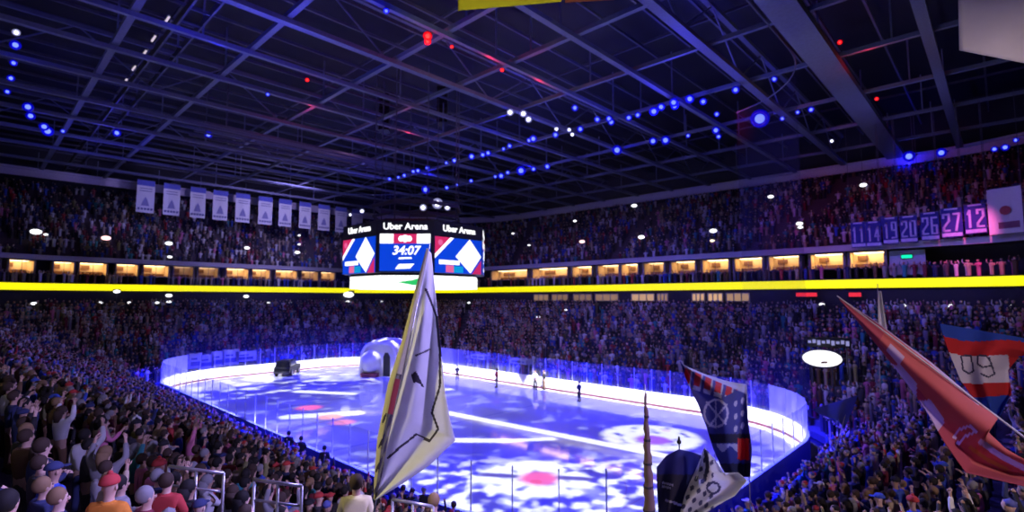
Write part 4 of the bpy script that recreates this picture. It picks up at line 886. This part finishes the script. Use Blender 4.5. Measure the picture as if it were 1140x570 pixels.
on_podium(397, 528, 7.7, 'warm lit pale', 'person in warm lit pale shirt seen from behind beneath the white flag', HAIRC[1])  # the shirt's yellow is warm light put into its colour
on_podium(483, 549, 8.6, 'brown', 'bare necked person in brown right of the white flag tip, seen from behind', HAIRC[2])
special(122, 531, 'orange', 'clapping', 'person in bright orange jacket among the dark crowd at the lower left', hat='beanie')
special(8, 546, 'yellow', 'standing with arms down', 'person in yellow top at the very bottom left corner', hm=HAIRC[0])
special(186, 527, 'red', 'clapping', 'person in red jacket behind the first handrail', hm=HAIRC[1])
special(274, 523, 'teal', 'standing with arms down', 'person in teal top between the two left handrails', hm=HAIRC[0])
special(95, 478, 'white', 'raising one arm', 'person in white top with one arm up in the lower left crowd', hm=HAIRC[0])
special(118, 497, 'grey', 'raising both arms', 'tall person in grey with both arms up left of the first handrail', hm=HAIRC[2], hair='long')
special(258, 478, 'pink', 'clapping', 'person in pink jacket in the left crowd near the boards', hm=HAIRC[1], hair='long')
for u, v, lab in ((322,476,'dark clothed person standing by the left boards, left one of three'),(336,472,'dark clothed person standing by the left boards, middle one of three'),(362,478,'dark clothed person standing alone by the left boards right of the pair'),
                  (449,540,'dark clothed person before the ice beside the flag tip, left one'),(459,543,'dark clothed person before the ice beside the flag tip, middle one'),(472,541,'dark clothed person before the ice beside the flag tip, right one'),(505,558,'dark clothed person low against the ice right of the flag tip')):
    special(u, v, 'black', random.choice(('with folded arms','standing with arms down')), lab)
# people on the ice
for k, (u, v, colr, lab, s) in enumerate(((509,423.5,'navy','person in navy on the ice at the far boards, nearest the white flag',.95),(523,419.5,'black','person in black on the ice, second along from the white flag',.95),(553,431.5,'red','person in red top on the ice at the far boards',1.1),
        (596,434,'white','person in white on the ice before the far boards',1.1),(606,434,'black','person in black standing beside the white clothed person on the ice',1.1),(645,447,'navy','person in navy on the ice before the middle of the far boards',1.),(671,439,'charcoal','person in charcoal at the foot of the far boards',.9),(713,448,'navy','person in navy by the far boards beside the furled flag',1.1))):
    q = onz(u, v, 0); person(q, face(q, Vector((0, 0, 0)))+random.uniform(-.8, .8), random.choice(('standing with arms down','with folded arms','clapping')), colr, lab, 'people on the ice', s=s)
# ------------------------------------------------------------------ the crowd in the stands
cand = []
for i in range(NR):
    t = (i+.55)/NR; z = ZB+(ZT-ZB)*i/(NR-1); P = dense(*lerp3(B0, B1, t), .58); n = len(P); along = 0
    for k, (x, y) in enumerate(P):
        tx, ty = P[(k+1) % n][0]-P[k-1][0], P[(k+1) % n][1]-P[k-1][1]; a = math.atan2(ty, tx)
        ph = math.degrees(math.atan2(y/RB, x/RA)) % 22.5
        if ph < 1.35: continue                    # stairways between the blocks
        if rng.random() < .07: continue
        x += rng.normal(0, .05); y += rng.normal(0, .05)
        cand.append((x, y, z, a+PI/2-PI/2+PI/2-PI/2, i, k))
ups = []
for i in range(NU):
    t = (i+.5)/NU; z = Z0+(Z1-Z0)*i/(NU-1); P = dense(*lerp3(U0, U1, t), .62); n = len(P)
    for k, (x, y) in enumerate(P):
        if math.degrees(math.atan2(y/RB, x/RA)) % 15 < 1.2 or rng.random() < .2: continue
        ups.append((x+rng.normal(0, .06), y+rng.normal(0, .06), z, 0, i, k))
bal = [(x, y, 11.25, 0, 0, k) for off in (.55, 1.15) for k, (x, y) in enumerate(dense(TA+off, TB+off, TR, .75)) if rng.random() < .7]
near, far = [], []
for c in cand+ups+bal:
    x, y, z = c[:3]; P = Vector((x, y, z)); d = (P-EYE).length
    if d < 5.2: continue
    if any((q-P).length < .55 for q in SPECIAL) or any((q-P).length < 1.5 for q in CLEAR): continue
    u, v, dep = proj((x, y, z+1.6))
    if dep < 1 or u < -160 or u > 1300: continue
    if c in cand if False else z < 8 and 0 <= u <= 1140 and v < 566: near.append((dep, c, u, v))
    far.append((c, u, v, dep))
near.sort(key=lambda q: q[0]); NEAR = near[:285]; ids = {id(q[1]) for q in NEAR}
POSES = list(ARMS); COLS = ['black']*5+['navy']*5+['charcoal']*4+['maroon']*2+['red']+['white']*2+['royal blue']*2+['grey']*3+['beige']*2+['brown']*2+['olive']+['teal']+['pink']*1
count = {}
for dep, c, u, v in sorted(NEAR, key=lambda q: (q[1][4], q[0])):
    x, y, z, _, i, k = c; colr = random.choice(COLS); pose = random.choices(POSES, (4,4,1,1,1,2))[0]
    area = 'right stand' if x > RA and y > -8 else ('left stand' if x < 27 else 'corner stand')
    n = count[(area, i)] = count.get((area, i), 0)+1
    hat = random.choice(('beanie','peaked cap')) if random.random() < .13 else None
    pp = {'standing with arms down':'standing','clapping':'clapping','raising both arms':'with raised arms','raising one arm':'with one raised arm','holding up a phone':'holding a phone','with folded arms':'with folded arms'}[pose]
    P = Vector((x, y, z)); person(P, face(P, Vector((max(-20, min(20, x)), max(-6, min(6, y)), 0)))+random.uniform(-.5, .5), pose, colr, 'person in %s %s, %s, %s row up, %s along' % (colr.replace('royal ', ''), pp, area, ordw(i+1), ordw(n)), 'spectators in the near stands', random.choice(('short','short','long')), None, hat, random.uniform(.93, 1.06))
# everyone else: simple figures (hips, torso, arms, head) in one crowd
def figure(armup):
    v, f, w = [], [], []
    def rg(z, rx, ry, n=6, cy=0.): s = len(v); v.extend([(rx*math.cos(2*PI*k/n), cy+ry*math.sin(2*PI*k/n), z) for k in range(n)]); return s
    a = [rg(0, .17, .12), rg(.95, .18, .13), rg(1.3, .23, .14), rg(1.45, .12, .09)]
    for p, q in zip(a[:-1], a[1:]): f.extend([(p+k, p+(k+1) % 6, q+(k+1) % 6, q+k) for k in range(6)])
    f.append(tuple(range(a[-1], a[-1]+6))); w += [0]*len(f)
    for s in (1, -1):
        sh, el, hd = Vector((.24*s, 0, 1.38)), Vector((.3*s, .06, 1.12)), Vector((.16*s, .32, 1.2))
        if armup == 2 or (armup == 1 and s == 1): el, hd = Vector((.34*s, .08, 1.55)), Vector((.27*s, .12, 1.85))
        g = MB(); g.tube([sh, el, hd], [.06, .05, .035], 4); n0 = len(v); v.extend(g.v); f.extend([tuple(i+n0 for i in q) for q in g.f]); w.extend([0]*len(g.f))
        g = MB(); g.ball(hd, .05, 4, 2); n0 = len(v); v.extend(g.v); f.extend([tuple(i+n0 for i in q) for q in g.f]); w.extend([1]*len(g.f))
    g = MB(); g.ball((0, .02, 1.64), (.095, .11, .125), 6, 4); n0 = len(v); v.extend(g.v); f.extend([tuple(i+n0 for i in q) for q in g.f]); w.extend([1 if n_ % 24 < 12 or True else 2 for n_ in range(len(g.f))])
    nh = len(g.f); g = MB(); g.ball((0, -.012, 1.675), (.105, .115, .11), 6, 3, z0=-.2); n0 = len(v); v.extend(g.v); f.extend([tuple(i+n0 for i in q) for q in g.f]); w.extend([2]*len(g.f))
    return np.array([tuple(p) for p in v]), f, w
FIG = [figure(k) for k in (0, 0, 0, 1, 2)]
allv, loops, sizes, fcol = [], [], [], []; nv = 0
pal = np.array([CL[k] for k in COLS+['white','grey','white']]); hp = np.array([(.012,.01,.01),(.05,.03,.02),(.25,.16,.08),(.25,.25,.26),(.5,.05,.05),(.1,.12,.4)]); sp_ = np.array([(.62,.4,.3),(.7,.48,.37),(.45,.28,.2)])
for c, u, v, dep in far:
    if id(c) in ids: continue
    x, y, z = c[:3]; V, F_, w = FIG[rng.integers(len(FIG))]
    tgt = (max(-20, min(20, x)), max(-6, min(6, y))); a = math.atan2(tgt[1]-y, tgt[0]-x)-PI/2+rng.uniform(-.4, .4); s = rng.uniform(.92, 1.06); hs = 1. if z < 11 else .78
    ca, sa = math.cos(a), math.sin(a); Q = np.empty_like(V); Q[:, 0] = x+s*(V[:, 0]*ca-V[:, 1]*sa); Q[:, 1] = y+s*(V[:, 0]*sa+V[:, 1]*ca); Q[:, 2] = z+s*hs*V[:, 2]
    allv.append(Q); cl_, hr_, sk_ = pal[rng.integers(len(pal))], hp[rng.integers(len(hp))], sp_[rng.integers(len(sp_))]
    for f, k in zip(F_, w): loops.extend([i+nv for i in f]); sizes.append(len(f)); fcol.append((cl_, sk_, hr_)[k])
    nv += len(V)
AV = np.concatenate(allv); me = bpy.data.meshes.new('crowd'); me.vertices.add(nv); me.vertices.foreach_set('co', AV.ravel()); me.loops.add(len(loops)); me.loops.foreach_set('vertex_index', np.array(loops, dtype=np.int32))
sz = np.array(sizes, dtype=np.int32); me.polygons.add(len(sz)); me.polygons.foreach_set('loop_start', np.concatenate(([0], np.cumsum(sz)[:-1])).astype(np.int32)); me.update(calc_edges=True); me.validate()
at_ = me.attributes.new('cloth', 'FLOAT_COLOR', 'FACE'); fc = np.ones((len(sz), 4), dtype=np.float32); fc[:, :3] = np.array(fcol); at_.data.foreach_set('color', fc.ravel())
cm = bpy.data.materials.new('crowd clothing'); cm.use_nodes = True; nt = cm.node_tree; b_ = nt.nodes['Principled BSDF']; an = nt.nodes.new('ShaderNodeAttribute'); an.attribute_name = 'cloth'; nt.links.new(an.outputs['Color'], b_.inputs['Base Color']); b_.inputs['Roughness'].default_value = .85
me.materials.append(cm); o = bpy.data.objects.new('crowd', me); COL.objects.link(o); tag(o, 'dense crowd of spectators filling the far and upper stands', 'crowd', None, 'stuff')
print('near', len(NEAR), 'far', len(allv), 'verts', nv, 'near depth', NEAR[-1][0])
PROJ_W, ROOF_W, CROWD_W, TIER_W, BAN_W, NEAR_W, FLAG_W = 46000, 280, 8300, 190, 4000, 230, 15000
# ------------------------------------------------------------------ light
W = bpy.data.worlds.new('hall air'); S.world = W; W.use_nodes = True; W.node_tree.nodes['Background'].inputs[0].default_value = (.01,.01,.04,1); W.node_tree.nodes['Background'].inputs[1].default_value = .3
def light(kind, name, loc, col, watt, tgt=None, size=1., angle=1.2, blend=.6):
    l = bpy.data.lights.new(name, kind); l.color = col; l.energy = watt; o = bpy.data.objects.new(name, l); COL.objects.link(o); o.location = loc
    if kind == 'SPOT': l.spot_size = angle; l.spot_blend = blend; l.shadow_soft_size = size
    if kind == 'POINT': l.shadow_soft_size = size
    if kind == 'AREA': l.shape = 'DISK'; l.size = size
    if tgt is not None: o.rotation_euler = (Vector(tgt)-Vector(loc)).to_track_quat('-Z', 'Y').to_euler()
    return o
# two video projectors under the roof throw the show onto the ice and boards
PZ = 24.5
for sgn in (1, -1):
    o = light('SPOT', 'ice_projector', (sgn*16.5, 0, PZ), (1, 1, 1), PROJ_W, angle=2.25, blend=.0, size=.15); l = o.data; l.use_nodes = True; nt = l.node_tree; em = nt.nodes['Emission']
    ge = nt.nodes.new('ShaderNodeNewGeometry'); sp = nt.nodes.new('ShaderNodeSeparateXYZ'); nt.links.new(ge.outputs['Incoming'], sp.inputs[0])
    rx = N(nt, 'MULTIPLY', N(nt, 'DIVIDE', sp.outputs[0], sp.outputs[2]), -PZ); ry = N(nt, 'MULTIPLY', N(nt, 'DIVIDE', sp.outputs[1], sp.outputs[2]), -PZ)
    X = N(nt, 'ADD', N(nt, 'MULTIPLY', rx, -1.) if False else rx, sgn*16.5); Y = ry
    rad = N(nt, 'SQRT', N(nt, 'ADD', N(nt, 'MULTIPLY', rx, rx), N(nt, 'MULTIPLY', ry, ry)))
    cb_ = nt.nodes.new('ShaderNodeCombineXYZ'); nt.links.new(X, cb_.inputs[0]); nt.links.new(Y, cb_.inputs[1])
    def noise(scale, det, off, sx=1, sy=1):
        mp = nt.nodes.new('ShaderNodeMapping'); mp.inputs['Location'].default_value = off; mp.inputs['Scale'].default_value = (sx, sy, 1); mp.inputs['Rotation'].default_value = (0, 0, .6)
        nt.links.new(cb_.outputs[0], mp.inputs[0]); n = nt.nodes.new('ShaderNodeTexNoise'); n.inputs['Scale'].default_value = scale; n.inputs['Detail'].default_value = det; nt.links.new(mp.outputs[0], n.inputs['Vector']); return n.outputs['Fac']
    def step(x, a, w): return N(nt, 'DIVIDE', N(nt, 'SUBTRACT', x, a), w, clamp=True)
    n1, n2, n3 = noise(.16, 4, (3, 1, 0), 1, 1.6), noise(.5, 3, (11, 5, 0)), noise(1.1, 3, (2, 9, 0))
    c = mixc(nt, step(n1, .38, .3), (.008,.006,.42), (.03,.026,1.0))
    c = mixc(nt, N(nt, 'MULTIPLY', step(n2, .56, .1), .55), c, (.5,.52,1.))
    nearw = N(nt, 'MULTIPLY', step(N(nt, 'SUBTRACT', X, Y), 20., 5.), step(n3, .50, .06))          # bright flecks in the near corner
    c = mixc(nt, nearw, c, (1.2,1.2,1.25))
    farw = N(nt, 'MULTIPLY', step(N(nt, 'MULTIPLY', X, -1.), 12., 4.), step(n2, .53, .07)); c = mixc(nt, farw, c, (1.1,1.1,1.2))
    for a, b, w in (((4.5,.1),(22.5,1.5),.33),((-3.5,-9.4),(-1.,-5.2),.7),((11,-4.9),(13.6,-2.6),.35),((13.6,-2.6),(15.5,-.2),.2),((-14,-4),(-9,-1),.5),((-8,4),(-4,7),.5)):
        c = mixc(nt, seg(nt, X, Y, a, b, w, .25), c, (1.1,1.1,1.15))
    for cc, r, k in (((19.5,-6.6),2.5,1.),((20,4.8),3.0,.75),((-25.5,-3.),2.,.8),((-19,3),2.2,.5)):
        f, d = disc(nt, X, Y, cc, r, .5); c = mixc(nt, N(nt, 'MULTIPLY', N(nt, 'MULTIPLY', f, step(n3, .36, .1)), k), c, (1.25,1.25,1.3))
    for cc, r, k in (((19.8,-6.5),.75,(1.0,.12,.4)),((-5.7,-6.8),.75,(1.1,.1,.5)),((-1.2,-7.2),.7,(1.,.25,.5)),((1.2,-7.4),.6,(.9,.2,.5)),((20.5,4.2),.9,(.35,.1,.9)),((6.5,-3.2),.6,(.5,.2,.7))):
        f, d = disc(nt, X, Y, cc, r, .5); c = mixc(nt, f, c, k)
    for a, b in (((17.4,-8.0),(18.6,-7.2)),((20.6,-5.6),(21.6,-4.9))): c = mixc(nt, seg(nt, X, Y, a, b, .22, .2), c, (.08,.06,.4))
    q = rrect(nt, X, Y, RA, RB, RR)
    c = mixc(nt, step(q, -.75, .25), c, (2.6,2.55,2.8))                                       # the board line is flooded white
    c = mixc(nt, step(N(nt, 'SUBTRACT', q, N(nt, 'MULTIPLY', rad, .052)), 0., .15), c, (.06,.055,4.))         # blue spill over the front rows
    mask = N(nt, 'MULTIPLY', step(N(nt, 'SUBTRACT', N(nt, 'ADD', N(nt, 'MULTIPLY', rad, .15), 2.), q), 0., 2.5), step(N(nt, 'MULTIPLY', X, sgn), -.15, .3))
    mu = nt.nodes.new('ShaderNodeMix'); mu.data_type = 'RGBA'; mu.blend_type = 'MULTIPLY'; mu.inputs['Factor'].default_value = 1; nt.links.new(c, mu.inputs['A']); nt.links.new(mask, mu.inputs['B'])
    nt.links.new(mu.outputs['Result'], em.inputs['Color'])
    # even out the fall-off towards the edges of the throw
    nt.links.new(N(nt, 'POWER', N(nt, 'ADD', 1., N(nt, 'DIVIDE', N(nt, 'MULTIPLY', rad, rad), PZ*PZ)), 1.5), em.inputs['Strength'])
# blue wash on the roof steel from the lighting rows
for x, y, w in ((20,10,1.),(0,14,1.),(-22,8,.8),(-30,-18,.7),(8,-16,.9),(30,-8,.6)):
    light('SPOT', 'roof_wash', (x, y, 21.5), (.06,.05,1), ROOF_W*w*6, (x, y, 30), .6, 2.75, .4)
light('SPOT', 'roof_wash', (32, 24, 21), (.25,.25,.8), ROOF_W*1.5, (32, 26, 30), .6, 2.6)
light('SPOT', 'roof_wash', (31, 10, 17), (.75,.78,.6), ROOF_W*1.3, (31, 16, 30), .6, 1.7); light('SPOT', 'roof_wash', (2, -26, 21), (.45,.35,.75), ROOF_W*1., (2, -26, 30), .6, 2.5)
for u, v in ((545,76),(345,134),(968,76),(476,50),(455,155),(600,104)): light('POINT', 'red_wash', onz(u, v, 25.3), (1,.02,.04), 90, size=.2)
for u, v, w in ((560,152,1),(640,132,1),(725,126,1),(846,138,1.5),(480,200,1.5),(590,192,1.5),(690,174,1.2),(1010,182,1),(45,142,.8),(15,64,.5),(430,16,.4),(760,118,1),(210,40,.4),(240,68,.4),(610,0,.3)): light('POINT', 'blue_glow', onz(u, v, 25.1), (.01,.01,1), 190*w, size=.25)
# washes on the stands
BV, VI = (.09,.075,1), (.24,.155,.95)
light('SPOT', 'stand_wash', (-6, 0, 24), VI, CROWD_W*1.3, (-6, 24, 4), 1., 1.5); light('SPOT', 'stand_wash', (12, 2, 24), BV, CROWD_W*1.1, (16, 26, 4), 1., 1.4)
light('SPOT', 'stand_wash', (-14, 0, 24), BV, CROWD_W*1.2, (-36, 4, 0), 1., 1.15, .9); light('SPOT', 'stand_wash', (0, -4, 24), BV, CROWD_W*.9, (-8, -25, 4), 1., 1.5)
light('SPOT', 'stand_wash', (18, 2, 24), VI, CROWD_W*.9, (40, 16, 4), 1., 1.5); light('SPOT', 'stand_wash', (20, -2, 24), BV, CROWD_W*2.2, (36, 0, 3), 1., 1.0)
light('SPOT', 'stand_wash', (-12, 4, 24), VI, CROWD_W*.5, (-30, -20, 3), 1., 1.1, .9)
light('SPOT', 'corner_wash', (27, 0, 16), (.03,.04,1), CROWD_W*.25, (31.5, 5, 1), .3, 1.0); light('SPOT', 'left_boards_wash', (0, -5, 20), (.04,.04,1), CROWD_W*1.8, (2, -18, 1), .3, 1.0)
# upper tier: dim violet and red
light('SPOT', 'tier_wash', (-10, 0, 25), (.6,.3,.55), TIER_W, (-54, -6, 19), 1., 1.5); light('SPOT', 'tier_wash', (4, 10, 25), (.6,.3,.55), TIER_W, (0, 42, 19), 1., 1.6)
light('SPOT', 'tier_wash', (22, 10, 24), (1,.06,.1), TIER_W*12, (28, 40, 18), 1., .9); light('SPOT', 'tier_wash', (-18, 14, 25), (.3,.25,.9), TIER_W*.6, (-42, 34, 18), 1., 1.1)
light('SPOT', 'rim_wash', (6, 20, 20), (.45,.4,1), TIER_W*1.2, (2, 41, 25.6), .6, 1.7); light('SPOT', 'rim_wash', (-30, -12, 18), (.5,.4,1), TIER_W*.4, (-52, -22, 26), .6, 1.2)
# banners
light('SPOT', 'banner_wash', (-33, 6, 24), (.48,.4,1), BAN_W*1.7, (-49, 4, 23), .4, 1.9); light('SPOT', 'banner_wash', (-36, -12, 21), (.3,.28,1), BAN_W*.25, (-49, -12, 24), .4, 1.0)
nbp = front(1010); nbp.z = 15.5
light('SPOT', 'banner_wash', nbp+(EYE-nbp).normalized()*14+Vector((0,0,5)), (.25,.22,1), BAN_W*.6, nbp+Vector((0,0,-1.5)), .4, .95); q = front(1084); q.z = 16.2
light('SPOT', 'banner_wash', q+(EYE-q).normalized()*8+Vector((0,0,6)), (1,.12,.4), BAN_W*2., q+Vector((0,0,-1.5)), .4, .42)
# fill lights added behind and above the camera for the nearest people and flags
light('AREA', 'crowd_fill', (44.5, -34, 12.5), (.5,.44,1), NEAR_W, (28, -20, 5), 3.); light('AREA', 'crowd_fill', (30, -33, 12.9), (.66,.55,1), NEAR_W*.35, (20, -24, 5), 3.)
light('SPOT', 'flag_fill', (46, -14, 13), (.42,.42,1), FLAG_W*.35, tuple(atd(800, 500, 12)), .4, .45); light('SPOT', 'flag_fill', (33, -10, 22), (.42,.36,1), FLAG_W*1.6, tuple(atd(470, 420, 7.2)), .4, .5); light('SPOT', 'flag_fill', (43, -20, 13.6), (.44,.36,1), FLAG_W*.75, tuple(atd(480, 430, 7.2)), .4, .7); light('SPOT', 'flag_fill', (40, -34, 13.4), (.4,.35,1), FLAG_W*.28, tuple(atd(1100, 20, 9)), .4, .8); light('SPOT', 'flag_fill', (41, -30, 13), (1,.95,.8), FLAG_W*.7, tuple(atd(565, -10, 19)), .4, .4); light('SPOT', 'flag_fill', (48, -22, 13), (1,.72,.75), FLAG_W*.3, tuple(atd(1050, 430, 9)), .4, 1.1)  # fill spots added to brighten the flags and hung sheets
light('SPOT', 'flag_fill', (27, -30.3, 12.6), (1,.88,.45), FLAG_W*.22, tuple(atd(436, 450, 7.2)), .3, .4); light('SPOT', 'flag_fill', (20, -6, 22), (.3,.28,1), FLAG_W*3, tuple(atd(800, 500, 12)), .4, .5)  # added warm fill for the folded strip, blue fill for the corner flags
vs = S.view_settings; vs.view_transform = 'Standard'; vs.look = 'None'; vs.exposure = 0; vs.gamma = 1; vs.use_curve_mapping = False
S.display_settings.display_device = 'sRGB'
cy_ = S.cycles; cy_.use_denoising = True; cy_.max_bounces = 6; cy_.diffuse_bounces = 2; cy_.glossy_bounces = 3; cy_.transparent_max_bounces = 16; cy_.sample_clamp_indirect = 4; cy_.use_light_tree = True
